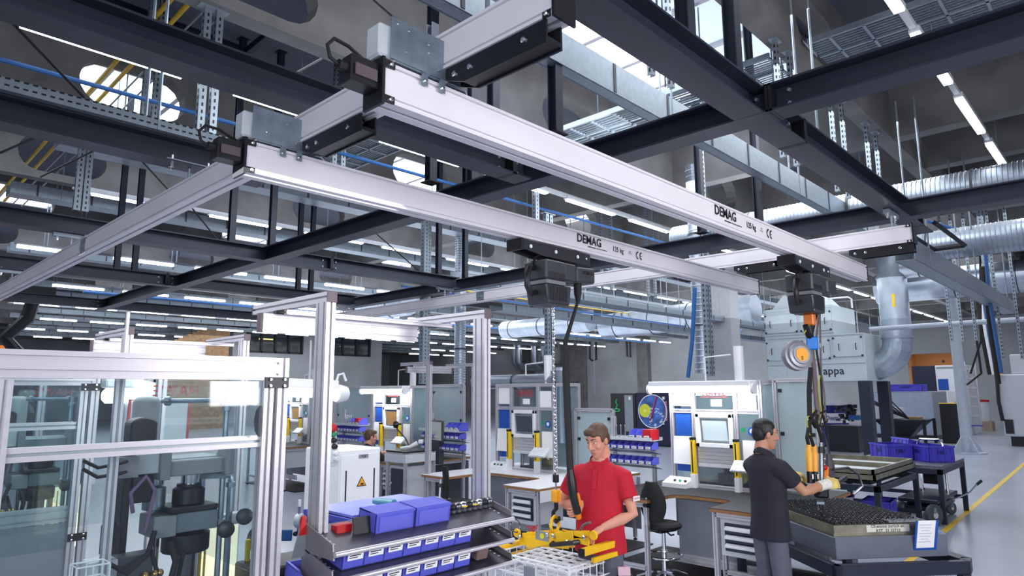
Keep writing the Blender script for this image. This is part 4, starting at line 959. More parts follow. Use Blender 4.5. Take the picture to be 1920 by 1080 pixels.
# ================================================================ TEST CELLS
def test_cell(label, dx, dy, glassy=True):
    y = 2.6+dy; t = thing('test_cell', label, 'machine guard', (1.37+dx, y, 0)); X = lambda v: v+dx
    for yy in (y, y+1.35):
        for x in (X(1.345), X(-.1)):
            ext(B(), (x, yy, 0), (x, yy, 2.19), .045, .045, side=(1, 0, 0), up=(0, 1, 0)).build('post', ALU, t)
        for zz in (2.1675, 2.1225):
            if zz < 2.15 and yy > y: continue
            ext(B(), (X(-.08), yy, zz), (X(1.322), yy, zz)).build('top_beam', ALU, t)
    for x in (X(1.345), X(-.1)):
        ext(B(), (x, y+.02, 2.1675), (x, y+1.33, 2.1675)).build('top_beam', ALU, t); B().box(x-.003, y+.03, 1.32, x+.003, y+1.32, 2.14).build('glazing_pane', GLASS, t)
    # sliding door with stiles, a middle rail and a lower sheet panel
    xs = (X(.425), X(1.285))
    for x in xs: ext(B(), (x, y-.0, .9), (x, y-.0, 2.095), .04, .045, side=(1, 0, 0), up=(0, 1, 0)).build('door_stile', ALU, t)
    ext(B(), (xs[0], y+.01, 1.86), (xs[1], y+.01, 1.86), .03, .045).build('middle_rail', ALU, t)
    for zz in (1.36, 1.315): ext(B(), (X(-.08), y+.03, zz-.25 if glassy else zz), (X(1.26), y+.03, zz-.25 if glassy else zz)).build('lower_rail', ALU, t)
    B().box(xs[0]+.02, y-.003, 1.14, xs[1]-.02, y+.003, 2.095).build('glazing_pane', GLASS, t); B().box(X(-.08), y-.003, 1.14, xs[0]-.02, y+.003, 2.095).build('glazing_pane', GLASS, t)
    B().box(X(-.08), y, .1, X(1.3), y+.012, 1.06 if glassy else 1.29).build('sheet_panel', MGREY, t)
    for zz in (2.09, 1.2):
        h = B().box(X(1.265), y-.03, zz-.022, X(1.365), y-.0225, zz+.022).build('hinge', BLACKP, t); q = B()
        for hx in (1.285, 1.345):
            for hz in (-.013, .013): screw(q, (X(hx), y-.03, zz+hz), (0, -1, 0), .007)
        q.build('screw', CHROME, h)
    B().prism([(-.03, 0), (.0, .02), (.012, .06), (.0, .1), (-.03, .12)], (X(1.235), y-.02, 1.88), (X(1.245), y-.02, 1.88), side=(0, 1, 0)).build('door_handle', DGREY, t)
    # logo seen from behind on the rear pane
    text('HAWE', t, RED, (X(1.42), y+1.33, 2.06), .085, (-1, 0, 0), (0, 0, 1), bold=-.004)
    B().box(X(-.05), y+1.34, 1.4, X(1.3), y+1.346, 2.14).build('glazing_pane', GLASS, t)
    return t
test_cell('aluminium and glass test cell at the left front with a hinged door', 0, 0)
test_cell('second glass test cell seen through the front cell', -.1, 2.2, False)
def press(label, dx, dy):
    t = thing('test_press', label, 'machine', (1.18+dx, 3.1+dy, 0)); X = lambda v: v+dx; Y = lambda v: v+dy
    g1 = M('press_grey', (136, 144, 148), .45, 0, .05); g2 = M('press_blue_grey', (104, 116, 124), .4, .1, .05)
    def bb(n, m, *a, bev=.004): return B().box(X(a[0]), Y(a[1]), a[2], X(a[3]), Y(a[4]), a[5]).build(n, m, t, bev=bev)
    def cy(n, m, x, y, prof, nn=20): return B().lathe(prof, (X(x), Y(y), 0), nn).build(n, m, t, smooth=True)
    bb('valve_block', g1, 1.04, 3.02, 1.46, 1.13, 3.2, 1.545); bb('housing', g2, 1.131, 3.02, 1.47, 1.3, 3.2, 1.55)
    bb('flange', STEEL2, 1.10, 3.01, 1.551, 1.295, 3.2, 1.575); cy('cylinder', STEEL2, 1.20, 3.1, [(.06, 1.575), (.065, 1.58), (.065, 1.64), (.05, 1.65), (.05, 1.66)])
    cy('piston_rod', CHROME, 1.2, 3.1, [(.034, 1.66), (.034, 1.73)]); cy('lower_cylinder', STEEL2, 1.2, 3.1, [(.09, 1.38), (.095, 1.385), (.095, 1.455), (.07, 1.46)]); cy('column', GRIME, 1.2, 3.1, [(.045, .2), (.045, 1.38)])
    bb('machine_bed', DGREY, .8, 2.95, 0, 1.32, 3.5, .95)
    bb('yoke_beam', g1, 1.08, 3.05, 1.70, 1.36, 3.1, 1.765); bb('yoke_top', g1, 1.10, 3.1, 1.755, 1.34, 3.3, 1.77)
    for x in (1.075, 1.345): B().prism([(-.07, 0), (.06, 0), (.06, .06), (-.0, .13), (-.07, .13)], (X(x-.02), Y(3.1), 1.69), (X(x+.02), Y(3.1), 1.69), side=(0, 1, 0)).build('yoke_cheek', g1, t, bev=.003)
    for x in (1.12, 1.3): cy('tie_rod', CHROME, x, 3.22, [(.018, .9), (.018, 1.72)], 10)
    cy('accumulator', g1, 1.1, 3.4, [(.055, 1.7), (.058, 1.71), (.058, 2.01), (.045, 2.03), (.03, 2.035)]); bb('drive_motor', LGREY, .96, 3.05, 1.72, 1.055, 3.2, 1.85)
    b = B(); rr = []
    for i in range(11): a = PI*i/10; rr.append((.052*math.cos(a), .02+.03*math.sin(a)))
    b.prism([(-.052, -.1), (.052, -.1), (.052, 0)]+[(p_, q_) for p_, q_ in rr]+[(-.052, 0)], (X(.995), Y(3.08), 1.90), (X(.995), Y(3.17), 1.90), side=(1, 0, 0), up=(0, 0, 1)); b.build('belt_cover', BLACKP, t, bev=.006)
    bb('belt_guard', BLACKP, .925, 3.06, 1.35, .955, 3.16, 1.84, bev=.003); bb('servo_motor', BLACKP, .97, 3.1, 1.6, 1.05, 3.24, 1.71)
    cy('motor_flange', ZINC, 1.08, 3.16, [(.03, 1.555), (.045, 1.56), (.045, 1.65), (.025, 1.66), (.025, 1.71)], 14)
    def pp(n, m, pts, r, nn=8): return B().path([(X(a), Y(b_), c) for a, b_, c in pts], r, nn).build(n, m, t, smooth=True)
    pp('zinc_pipe', ZINC, [(1.13, 3.3, 2.015), (1.345, 3.1, 2.015)], .011); pp('zinc_pipe', ZINC, [(1.345, 3.1, 2.03), (1.345, 3.1, .9)], .013); pp('zinc_pipe', ZINC, [(1.25, 3.12, 1.685), (1.37, 3.08, 1.68), (1.375, 3.08, 1.66), (1.375, 3.08, .9)], .014)
    q = B()
    for p_, ax in (((1.33, 3.115, 2.015), (1, -1, 0)), ((1.345, 3.1, 1.98), (0, 0, 1)), ((1.15, 3.28, 2.015), (1, -1, 0)), ((1.375, 3.08, 1.45), (0, 0, 1)), ((1.345, 3.1, 1.48), (0, 0, 1)), ((1.375, 3.08, 1.64), (0, 0, 1))):
        q.lathe([(.016, -.012), (.022, -.01), (.022, .01), (.016, .012)], (X(p_[0]), Y(p_[1]), p_[2]), 8, ax)
    q.build('pipe_fitting', GALV, t)
    for k, (x, y, zz) in enumerate(((1.42, 3.02, 1.50), (1.33, 3.0, 1.46))):
        g = B(); g.lathe([(.034, -.03), (.036, -.025), (.036, .0), (.03, .004), (.0, .004)], (X(x), Y(y), zz), 18, (-.4, -1, .1)); g.build('pressure_gauge', BLACKP, t, smooth=True)
    for k, (pts, r, m_) in enumerate(((((.95, 3.0, 1.58), (.93, 2.98, 1.66), (.98, 2.97, 1.72), (1.02, 2.98, 1.66), (1.0, 3.0, 1.5)), .008, M('violet_hose', (120, 96, 126), .5)), (((.87, 2.95, 1.56), (.85, 2.93, 1.42), (.92, 2.92, 1.37), (1.0, 2.95, 1.42), (1.03, 2.98, 1.5)), .011, RUBBER),
                             (((1.02, 2.98, 1.43), (1.05, 2.95, 1.32), (1.12, 2.95, 1.3), (1.15, 2.98, 1.4)), .009, RUBBER), (((.75, 2.96, 1.80), (.8, 2.95, 1.77), (.88, 2.96, 1.78), (.95, 3.0, 1.79)), .007, RUBBER), (((.75, 2.96, 1.77), (.8, 2.95, 1.735), (.88, 2.96, 1.74), (.95, 3.0, 1.75)), .007, RUBBER), (((1.09, 2.97, 1.45), (1.1, 2.93, 1.38), (1.08, 2.92, 1.3), (1.04, 2.94, 1.25)), .012, RUBBER))):
        pp('hose', m_, pts, r)
    bb('solenoid_bank', DGREY, .9, 2.97, 1.3, 1.03, 3.06, 1.42); bb('terminal_box', LGREY, .80, 2.96, 1.28, .9, 3.06, 1.42); bb('fitting_box', BLACKP, .84, 2.95, 1.44, .9, 3.0, 1.55)
    q = B()
    for k in range(9): q.ball((X(1.0+.018*(k % 4)), Y(2.96), 1.28+.03*(k//3)), .016, 8)
    q.build('brass_port', M('brass_port', (170, 140, 90), .3, .9), t, smooth=True)
    q = B(); q.box(X(.88), Y(2.97), 1.72, X(.95), Y(3.02), 1.8); q.build('valve_plate', GRIME, t)
    bb('yellow_guide', YELP, 1.30, 3.2, .95, 1.315, 3.22, 1.38); bb('yellow_guide', YELP, 1.345, 3.25, .95, 1.355, 3.26, 1.40); bb('yellow_guide', YELP, 1.475, 3.1, .95, 1.495, 3.12, 1.38)
    bb('lit_panel', M('work_light_panel', (255, 246, 214), .5, 0, 0, emit=1.1), 1.30, 3.36, 1.0, 1.55, 3.37, 1.44, bev=0); bb('lit_frame', ALU, 1.26, 3.3, 1.42, 1.58, 3.36, 1.47, bev=0)
    return t
press('grey hydraulic test press with black cylinder inside the front glass cell', 0, 0)
press('smaller looking test press inside the second glass cell', -.1, 2.2)
t = thing('wire_basket', 'small white wire basket hooked in the front glass cell', 'basket', (.74, 2.72, 1.36)); q = B()
for zz in (1.37, 1.42, 1.47): q.path([(.69, 2.68, zz), (.79, 2.68, zz), (.79, 2.76, zz), (.69, 2.76, zz)], .003, 4, closed=True)
for x in (.69, .74, .79):
    for yy in (2.68, 2.76): q.tube((x, yy, 1.37), (x, yy, 1.47), .003, 4)
q.build('basket_wire', WHITE, t)
t = thing('control_panel_hanger', 'clear aluminium upright in the cell carrying a black valve', 'upright', (.84, 2.85, 0)); ext(B(), (.83, 2.88, 0), (.83, 2.88, 2.16), .03, .03, side=(1, 0, 0), up=(0, 1, 0)).build('post', ALU, t)
# whiteboard, papers and task lamp standing behind the cells
t = thing('white_board', 'white board with red frame leaning behind the glass cell', 'board', (1.75, 4.3, 1.5))
B().cb((1.55, 4.55, 1.86), (.36, .01, .3), rot('Z', 4)).build('board_face', LGREY, t); q = B()
for s in (-1, 1): q.cb(Vector((1.55, 4.545, 1.86))+rot('Z', 4) @ Vector((s*.18, 0, 0)), (.012, .014, .31), rot('Z', 4)); q.cb((1.55, 4.545, 1.86+s*.15), (.37, .014, .012), rot('Z', 4))
q.build('board_frame', M('red_frame', (190, 70, 80), .5), t); ext(B(), (1.55, 4.58, 0), (1.55, 4.58, 1.9), .03, .03, side=(1, 0, 0), up=(0, 1, 0)).build('board_post', ALU, t)
def hanging_lamp(label, pa, pb, y):
    a = at(*pa, y=y); c = at(*pb, y=y); t = thing('task_light', label, 'lamp', a)
    d = (c-a).normalized(); L = (c-a).length
    B().lathe([(.03, 0), (.05, .02), (.05, L-.02), (.03, L)], a, 14, d).build('lamp_tube', TASK, t, smooth=True)
    B().prism([(-.07, 0), (.07, 0), (.05, .09), (-.05, .09)], a+Vector((0, 0, .05)), c+Vector((0, 0, .05))).build('lamp_housing', WHITE, t, bev=.01)
    B().lathe([(.09, 0), (.1, .03), (.08, .12), (.04, .15)], c, 18, d).build('lamp_end', WHITE, t, smooth=True)
    B().path([c+Vector((0, 0, .12)), c+Vector((.02, 0, .2)), c+d*.08+Vector((.0, 0, .22)), c+d*.12+Vector((0, 0, .14))], .014, 8).build('cable_loop', WHITE, t, smooth=True)
    B().tube((a+c)/2+Vector((0, 0, .1)), (a+c)/2+Vector((0, 0, .55)), .012, 6).build('hanger', ALU, t)
hanging_lamp('white tubular task lamp glowing inside the second glass cell', (192, 742), (262, 742), 4.9)
hanging_lamp('white tubular task lamp with a cable loop behind the left rack post', (525, 735), (630, 738), 6.4)
# white cabinet with hand crushing warning, and its button post
t = thing('machine_cabinet', 'white sheet steel cabinet with a yellow warning triangle', 'cabinet', (3.48, 5.45, 0))
cb = B().box(3.25, 5.2, 0, 3.7, 5.75, 1.55).build('housing', WHITE, t, bev=.012); B().box(3.28, 5.194, .05, 3.67, 5.2, 1.5).build('front_cover', WHITE, t)
for x in (3.335, 3.628): B().box(x-.006, 5.19, .9, x+.006, 5.1945, 1.37).build('slot', INK, t)
q = B(); q.prism([(-.05, -.03), (.05, -.03), (0, .055)], (3.495, 5.192, 1.255), (3.495, 5.188, 1.255), side=(1, 0, 0), up=(0, 0, 1)); w_ = q.build('warning_triangle', INK, t)
q = B(); q.prism([(-.039, -.023), (.039, -.023), (0, .043)], (3.495, 5.188, 1.255), (3.495, 5.186, 1.255), side=(1, 0, 0), up=(0, 0, 1)); q.build('triangle_field', M('warning_orange', (240, 160, 30), .5), w_)
q = B(); q.box(3.478, 5.184, 1.237, 3.516, 5.186, 1.244); q.box(3.484, 5.184, 1.244, 3.508, 5.186, 1.253); q.build('hand_symbol', INK, w_)
B().box(3.46, 5.19, 1.465, 3.56, 5.194, 1.5).build('maker_plate', M('plate_silver', (170, 172, 178), .35, .6), t); text('TCSF', t, INK, (3.51, 5.188, 1.482), .024, (1, 0, 0), (0, 0, 1), bold=.01)
t = thing('button_post', 'grey control post with red emergency knob and coloured buttons left of the white cabinet', 'control post', (3.2, 5.15, 0))
B().prism([(-.05, 0), (.05, 0), (.05, .3), (-.05, .3)], (3.19, 5.16, 1.45), (3.19, 5.22, 1.45), side=(1, 0, 0), up=(-.12, 0, 1)).build('button_box', LGREY, t, bev=.008); B().box(3.14, 5.17, 0, 3.24, 5.24, 1.42).build('post', LGREY, t)
for k, m_ in enumerate((RED, GREEN, BLACKP, BLACKP, WHITE, LGREY)):
    r = .032 if k == 0 else .021; q = B(); q.lathe([(r*1.2, 0), (r*1.2, .006), (r, .008), (r, .028), (r*.7, .034)], (3.162+.008*k, 5.16, 1.745-.052*k), 14, (0, -1, 0)); q.build('button', m_, t, smooth=True)
# dial gauge stand between cell and rack
t = thing('dial_gauge_stand', 'dial gauge on a blue arm above a granite base between cell and rack', 'gauge stand', (1.62, 3.0, .9))
B().box(1.44, 2.9, 1.2, 1.76, 3.14, 1.285).build('granite_base', M('granite', (26, 27, 29), .4, 0, .3, 40), t, bev=.008); B().box(1.46, 2.88, 1.19, 1.6, 2.9, 1.24).build('front_block', DGREY, t)
B().box(1.4, 2.86, .9, 1.8, 3.2, 1.19).build('stand_table', DGREY, t); B().box(1.5, 2.95, 0, 1.7, 3.1, .9).build('pedestal', DGREY, t)
B().lathe([(.022, 1.285), (.022, 1.52), (.018, 1.53)], (1.53, 3.06, 0), 14).build('column', CHROME, t, smooth=True); q = B()
for k in range(14): q.lathe([(.022, 0), (.027, .006), (.022, .012)], (1.53, 3.06, 1.29+.016*k), 14)
q.build('column_thread', CHROME, t); B().prism([(-.035, -.02), (.035, -.02), (.035, .02), (-.02, .03)], (1.5, 3.06, 1.4), (1.65, 3.02, 1.385)).build('arm', BLUE, t, bev=.004)
B().lathe([(.06, 0), (.07, .01), (.07, .06), (.05, .07)], (1.585, 3.2, 1.36), 20, (0, -1, 0)).build('hand_wheel', BLACKP, t)
B().tube((1.675, 3.0, 1.31), (1.675, 3.0, 1.37), .004, 8, .006).build('plunger', CHROME, t); B().tube((1.675, 3.0, 1.37), (1.675, 3.0, 1.53), .007, 8).build('stem', CHROME, t); B().tube((1.675, 3.0, 1.515), (1.675, 3.0, 1.545), .008, 8).build('stem_tip', WHITE, t)
B().lathe([(.03, -.014), (.033, -.01), (.033, .012), (.028, .016), (0, .016)], (1.678, 3.0, 1.45), 20, (.5, -.8, 0)).build('dial', LGREY, t, smooth=True); B().lathe([(.024, 0), (.0, .002)], (1.687, 2.985, 1.45), 18, (.5, -.8, 0)).build('dial_face', DGREY, t)
for s in (-1, 1): B().ball((1.675+s*.02, 2.99, 1.395), .012, 8).build('clamp_knob', BLACKP, t)
# ================================================================ HOISTS
def chain(b, x, y, z0, z1, r=.0045, pitch=.028):
    z = z1; k = 0
    while z-pitch > z0:
        pts = []
        for i in range(8):
            a = 2*PI*i/8; u = .010*math.cos(a); w = (pitch*.72)*math.sin(a)
            pts.append((x+(u if k % 2 else 0), y+(0 if k % 2 else u), z-pitch*.6+w))
        b.path(pts, r, 5, closed=True); z -= pitch; k += 1
    return b
def hoist(label, x, y, low, txt=True):
    """trolley plates under the girder with the motor, gear and control housings hung below"""
    t = thing('chain_hoist', label, 'hoist', (x, y, 2.7)); X = lambda v: v+x; Y = lambda v: v+y
    for s in (-1, 1):
        q = B(); q.prism([(-.46, .03), (-.2, 0), (.42, 0), (.42, .1), (-.46, .1)], (X(0), Y(s*.075)-.004, 3.13), (X(0), Y(s*.075)+.004, 3.13), side=(1, 0, 0), up=(0, 0, 1)); q.build('trolley_plate', M('trolley_grey', (44, 45, 50), .4, .2), t)
    B().box(X(-.47), Y(-.08), 3.15, X(-.44), Y(.08), 3.24).build('buffer_plate', STEEL2, t)
    q = B()
    for xx in (-.36, -.05, .24, .36): screw(q, (X(xx), Y(-.079), 3.185), (0, -1, 0), .016 if xx < .3 else .009)
    q.build('trolley_bolt', WHITE, t)
    q = B()
    for xx in (-.36, .3): q.lathe([(.03, -.03), (.03, .03)], (X(xx), Y(0), 3.245), 12, (0, 1, 0))
    q.build('trolley_wheel', BLACKP, t)
    B().tube((X(-.0), Y(0), 3.09), (X(.0), Y(0), 3.16), .03, 10).build('suspension_eye', STEEL2, t)
    b = B(); b.box(X(-.23), Y(-.13), 2.94, X(.02), Y(.12), 3.10); b.build('gear_housing', HOIST, t, bev=.014)
    b = B(); b.box(X(.02), Y(-.12), 2.95, X(.17), Y(.11), 3.10); b.build('brake_housing', HOIST, t, bev=.012)
    b = B(); b.prism([(-.13, .0), (.11, .0), (.11, .135), (-.13, .135)], (X(.17), Y(0), 2.95), (X(.42), Y(0), 2.965), side=(0, 1, 0)); e = b.build('control_housing', HOIST, t, bev=.014)
    if txt: text('DEMAG', e, INK, (X(.31), Y(-.1315), 3.045), .045, (1, 0, .05), (0, 0, 1), bold=.02); B().box(X(.27), Y(-.1318), 3.012, X(.34), Y(-.129), 3.016).build('logo_bar', INK, e)
    B().box(X(-.225), Y(-.125), 2.905, X(.015), Y(.115), 2.935).build('grey_band', M('band_grey', (120, 121, 126), .4), t)
    b = B(); b.prism([(-.225, .16), (.10, .16), (.075, .0), (-.19, .0)], (X(0), Y(-.12), 2.745), (X(0), Y(.11), 2.745), side=(1, 0, 0), up=(0, 0, 1)); b.build('motor_housing', HOIST, t, bev=.01)
    q = B()
    for k in range(13): q.box(X(-.20+.019*k), Y(-.126), 2.77, X(-.193+.019*k), Y(-.118), 2.89); q.box(X(-.215+.018*k), Y(-.134), 2.955, X(-.209+.018*k), Y(-.128), 3.0)
    q.build('cooling_rib', M('rib_grey', (48, 49, 54), .5), t)
    B().path([(X(-.23), Y(0), 3.04), (X(-.3), Y(-.01), 3.03), (X(-.34), Y(-.02), 2.96), (X(-.34), Y(-.02), 2.88), (X(-.29), Y(-.01), 2.82), (X(-.22), Y(0), 2.84)], .024, 8).build('chain_bag', BLACKP, t, smooth=True)
    B().path([(X(-.1), Y(.02), 3.1), (X(-.12), Y(.03), 3.16), (X(-.2), Y(.02), 3.13), (X(-.25), Y(.0), 3.05)], .009, 6).build('feed_cable', RUBBER, t, smooth=True)
    return t
HX, HY = 4.20, 3.53
h1 = hoist('grey chain hoist on the lower girder above the man in red', HX, HY, 1.3)
ck = chain(B(), HX, HY, 1.35, 2.75); ck.build('chain', CHROME, h1, smooth=True)
B().lathe([(.016, 0), (.026, .004), (.026, .06), (.016, .065)], (HX, HY, 1.33), 10).build('chain_stop', STEEL2, h1)
hb = B(); hb.box(HX-.035, HY-.03, 1.18, HX+.035, HY+.03, 1.275); hb.build('hook_block', M('hoist_yellow', (236, 160, 30), .4), h1, bev=.01); B().tube((HX, HY, 1.27), (HX, HY, 1.34), .007, 6).build('hook_shank', CHROME, h1)
B().path([(HX, HY, 1.19), (HX, HY, 1.13), (HX, HY+.03, 1.10), (HX, HY+.033, 1.05), (HX, HY, 1.03), (HX, HY-.03, 1.05), (HX, HY-.028, 1.075)], .016, 8, [.018, .018, .016, .017, .018, .014, .008]).build('hook', BLACKP, h1, smooth=True)
# control stalk with handle
p0 = Vector((HX+.27, HY-.05, 2.97)); pa = at(1061, 700, y=HY-.1); pb = at(1069, 880, y=HY-.2); pc = at(1074, 925, y=HY-.22); pd = at(1083, 962, y=HY-.22)
B().path([p0, p0-Vector((0, 0, .1)), p0-Vector((0, 0, .17))], .02, 10, [.036, .034, .018]).build('strain_relief', RUBBER, h1, smooth=True)
B().path([p0-Vector((0, 0, .16)), pa+Vector((0, 0, .25)), pa, pb], .02, 10, [.013, .02, .030, .027]).build('control_stalk', RUBBER, h1, smooth=True)
B().path([pb, pb*.5+pc*.5, pc, pd], .03, 12, [.026, .036, .036, .030]).build('control_grip', BLACKP, h1, smooth=True)
dv = (pd-pc).normalized(); B().path([pc+Vector((.02, -.03, 0)), pc*.4+pd*.6+Vector((.02, -.03, 0))], .014, 8).build('orange_trigger', ORANGE, h1); B().path([pd-dv*.012, pd+dv*.045], .027, 12, [.03, .022]).build('orange_end', ORANGE, h1, smooth=True)
# yellow lifting gripper hanging from the hook
GY = M('gripper_yellow', (242, 190, 22), .42); GX = HX-.02
def gz(v): return v
t = thing('lifting_gripper', 'yellow scissor lifting gripper hanging from the hook over a white basket', 'gripper', (GX, HY, .8))
B().path([(GX-.05, HY, 1.0), (GX-.035, HY, 1.055), (GX, HY, 1.075), (GX+.035, HY, 1.055), (GX+.05, HY, 1.0), (GX+.03, HY, .965), (GX-.03, HY, .965)], .013, 8, closed=True).build('lifting_eye', GY, t, smooth=True)
def bar(nm, a, c, w, th, m=GY):
    return B().prism([(-w/2, -th/2), (w/2, -th/2), (w/2, th/2), (-w/2, th/2)], a, c).build(nm, m, t, bev=.003)
A_ = Vector((GX, HY, .955))
yl, yr = HY+.40, HY-.42
zl, zr = at(975, 1018, y=yl).z, at(1098, 1034, y=yr).z
for s in (-.03, .03):
    bar('scissor_link', (GX+s, HY+.03, .94), (GX+s, yl-.08, zl+.075), .012, .045); bar('scissor_link', (GX+s, HY-.03, .94), (GX+s, yr+.1, zr+.08), .012, .05)
    bar('lower_link', (GX+s, yl-.05, zl+.03), (GX+s, HY-.16, (zl+zr)/2+.03), .012, .06); bar('lower_link', (GX+s, yr+.06, zr+.03), (GX+s, HY-.05, (zl+zr)/2+.1), .012, .05)
bar('centre_plate', (GX-.045, HY+.27, zl+.035), (GX-.045, HY-.22, zr+.06), .008, .085)
for yy, zz, n in ((yl, zl, 1), (yr, zr, 1)):
    x0, x1 = (GX-.32, GX+.12) if yy > HY else (GX-.2, GX+.26)
    bar('gripper_beam', (x0, yy, zz), (x1, yy, zz), .045, .05); bar('claw_plate', (GX-.05, yy, zz+.05), (GX-.05, yy, zz-.1), .01, .12); bar('lower_beam', (GX-.1, yy-.02, zz-.07), (GX+.2, yy-.02, zz-.07), .03, .035)
    B().box(x0-.012, yy-.026, zz-.028, x0, yy+.026, zz+.028).build('beam_cap', BLACKP, t)
    B().lathe([(.032, -.012), (.036, 0), (.032, .012)], (GX-.03, yy+(-.02 if yy > HY else .02), zz+.09), 18, (1, 0, 0)).build('pivot_lug', GY, t)
q = B()
for yy, zz in ((HY+.03, .94), (HY-.03, .94), (yl-.07, zl+.07), (yr+.09, zr+.07), (HY-.17, (zl+zr)/2+.06), (HY-.22, zr+.02)): q.lathe([(.016, 0), (.016, .012), (.008, .016)], (GX-.052, yy, zz), 10, (-1, 0, 0))
q.build('pivot_bolt', CHROME, t)
B().box(GX-.051, HY+.02, (zl+zr)/2+.03, GX-.048, HY+.16, (zl+zr)/2+.1).build('rating_plate', M('plate_silver'), t); B().lathe([(.022, 0), (.022, .002)], (GX-.051, HY+.09, (zl+zr)/2+.065), 14, (-1, 0, 0)).build('yellow_dot', M('yellow_green', (220, 220, 40), .5), t)
text('Tiger', t, RED, (GX-.038, HY+.2, zl+.155), .06, (0, -.36, .14), (0, .14, .36), bold=.02)
B().path([(GX-.055, HY-.03, (zl+zr)/2+.03), (GX-.1, HY-.04, (zl+zr)/2+.025), (GX-.1, HY-.27, zr+.03), (GX-.055, HY-.28, zr+.03)], .018, 8).build('grip_handle', BLACKP, t, smooth=True)
B().path([(GX-.05+.055*math.cos(a), yl-.02+.055*math.sin(a)*.3, zl+.15+.05*math.sin(a)) for a in [2*PI*k/14 for k in range(14)]], .005, 6, closed=True).build('ring', GRIME, t, smooth=True)
B().path([(GX-.06, yr+.12, zr+.12), (GX-.1, yr+.06, zr+.17), (GX-.12, yr-.02, zr+.2)], .009, 8).build('release_lever', GRIME, t, smooth=True)
# white wire basket
t = thing('parts_basket', 'white coated wire basket with lattice insert under the yellow gripper', 'basket', (GX, HY-.02, .4)); q = B()
bx0, bx1, by0, by1, bz = GX-.3, GX+.27, HY-.38, HY+.36, zr-.1
for zz in (bz, bz-.12, bz-.24): q.path([(bx0, by0, zz), (bx1, by0, zz), (bx1, by1, zz), (bx0, by1, zz)], .006, 6, closed=True)
n = 7
for k in range(n+1):
    for yy in (by0, by1): q.tube((bx0+(bx1-bx0)*k/n, yy, bz), (bx0+(bx1-bx0)*k/n, yy, bz-.24), .004, 5)
    for xx in (bx0, bx1): q.tube((xx, by0+(by1-by0)*k/n, bz), (xx, by0+(by1-by0)*k/n, bz-.24), .004, 5)
q.build('basket_wire', WHITE, t); q = B()
for lv in (bz-.05, bz-.15):
    for k in range(6): x = bx0+.05+(bx1-bx0-.1)*k/5; q.box(x-.012, by0+.03, lv, x+.012, by1-.03, lv+.012)
    for k in range(7): y = by0+.05+(by1-by0-.1)*k/6; q.box(bx0+.03, y-.012, lv, bx1-.03, y+.012, lv+.011)
q.build('lattice_insert', WHITE, t); B().box(bx0-.01, HY-.05, bz-.16, bx0, HY+.05, bz-.05).build('name_plate', MGREY, t); B().box(HX-.4, by0-.012, bz-.2, HX-.3, by0-.004, bz-.08).build('name_plate', MGREY, t)
for xx in (bx0, bx1):
    for yy in (by0, by1): B().tube((xx, yy, bz+.03), (xx, yy, bz-.24), .008, 6).build('corner_post', WHITE, t)
# second hoist with the vacuum lifter of the man in black
KX, KY = 6.38, 2.25
h2 = hoist('black chain hoist on the upper girder near its far end above the man in black', KX, KY, 2.0, False)
q = B(); q.box(KX-.05, KY-.05, 2.64, KX+.03, KY+.04, 2.745); q.build('hook_block', M('hook_orange', (226, 120, 40), .4), h2, bev=.01)
B().path([(KX-.01, KY, 2.64), (KX-.01, KY, 2.54), (KX+.01, KY-.02, 2.48), (KX, KY, 2.42)], .03, 8, [.025, .032, .03, .018]).build('hook', BLACKP, h2, smooth=True)
t = thing('vacuum_lifter', 'hose hung vacuum lifter with blue box, grey disc and yellow grips held by the man in black', 'lifter', (KX, KY, 1.1))
P_ = lambda px, py, y=KY: at(px, py, y=y)
B().path([P_(1510, 610), P_(1516, 628), P_(1524, 640)], .02, 8, [.026, .03, .02]).build('upper_shackle', BLACKP, t, smooth=True)
b = B(); c = P_(1523, 644); b.cb(c, (.13, .1, .12), rot('Z', 20)); e = b.build('load_cell_box', M('load_blue', (20, 120, 214), .4), t, bev=.01); B().cb(c+Vector((.03, -.06, -.02)), (.06, .004, .04), rot('Z', 20)).build('label', WHITEP, e)
c = P_(1498, 666); ax = (-.55, -.8, .1)
q = B(); q.lathe([(.06, -.1), (.12, -.09), (.135, -.05), (.135, 0), (.115, .005), (.11, .03), (.085, .035), (.08, .045), (.0, .045)], c, 28, ax); e = q.build('balancer_disc', M('cast_grey', (136, 138, 144), .4, .4), t, smooth=True); q = B(); q.lathe([(.06, 0), (.06, .004)], c+Vector(ax).normalized()*.045, 24, ax); e2 = q.build('disc_label', M('label_orange', (240, 164, 36), .5), e)
q = B()
for k in range(3): q.cb(c+Vector(ax).normalized()*.05+Vector((0, 0, -.02-.012*k)), (.03, .01, .006))
q.build('label_print', INK, e)
def hose(nm, pts, r, m, rs=None): return B().path([P_(*p) if len(p) == 2 else at(p[0], p[1], y=p[2]) for p in pts], r, 8, rs).build(nm, m, t, smooth=True)
BRN2 = M('brown_hose', (104, 88, 90), .5); YG = M('earth_wire', (176, 180, 40), .5)
hose('lift_strap', [(1522, 655), (1526, 690), (1529, 730), (1534, 790)], .022, BRN2); hose('hose', [(1520, 690), (1517, 730), (1518, 780), (1530, 800)], .022, RUBBER)
hose('hose', [(1536, 530), (1537, 565), (1530, 595), (1523, 625)], .012, RUBBER); hose('hose', [(1538, 530), (1540, 570), (1534, 600), (1530, 640)], .012, BRN2); hose('earth_wire', [(1533, 532), (1532, 570), (1522, 600), (1508, 625)], .006, YG)
hose('hose', [(1537, 560), (1538, 640), (1540, 700), (1546, 740), (1548, 790)], .009, BRN2); hose('hose', [(1530, 650), (1536, 690), (1540, 720), (1542, 770), (1536, 800)], .01, RUBBER); hose('earth_wire', [(1538, 700), (1534, 730), (1540, 770), (1534, 800)], .006, YG)
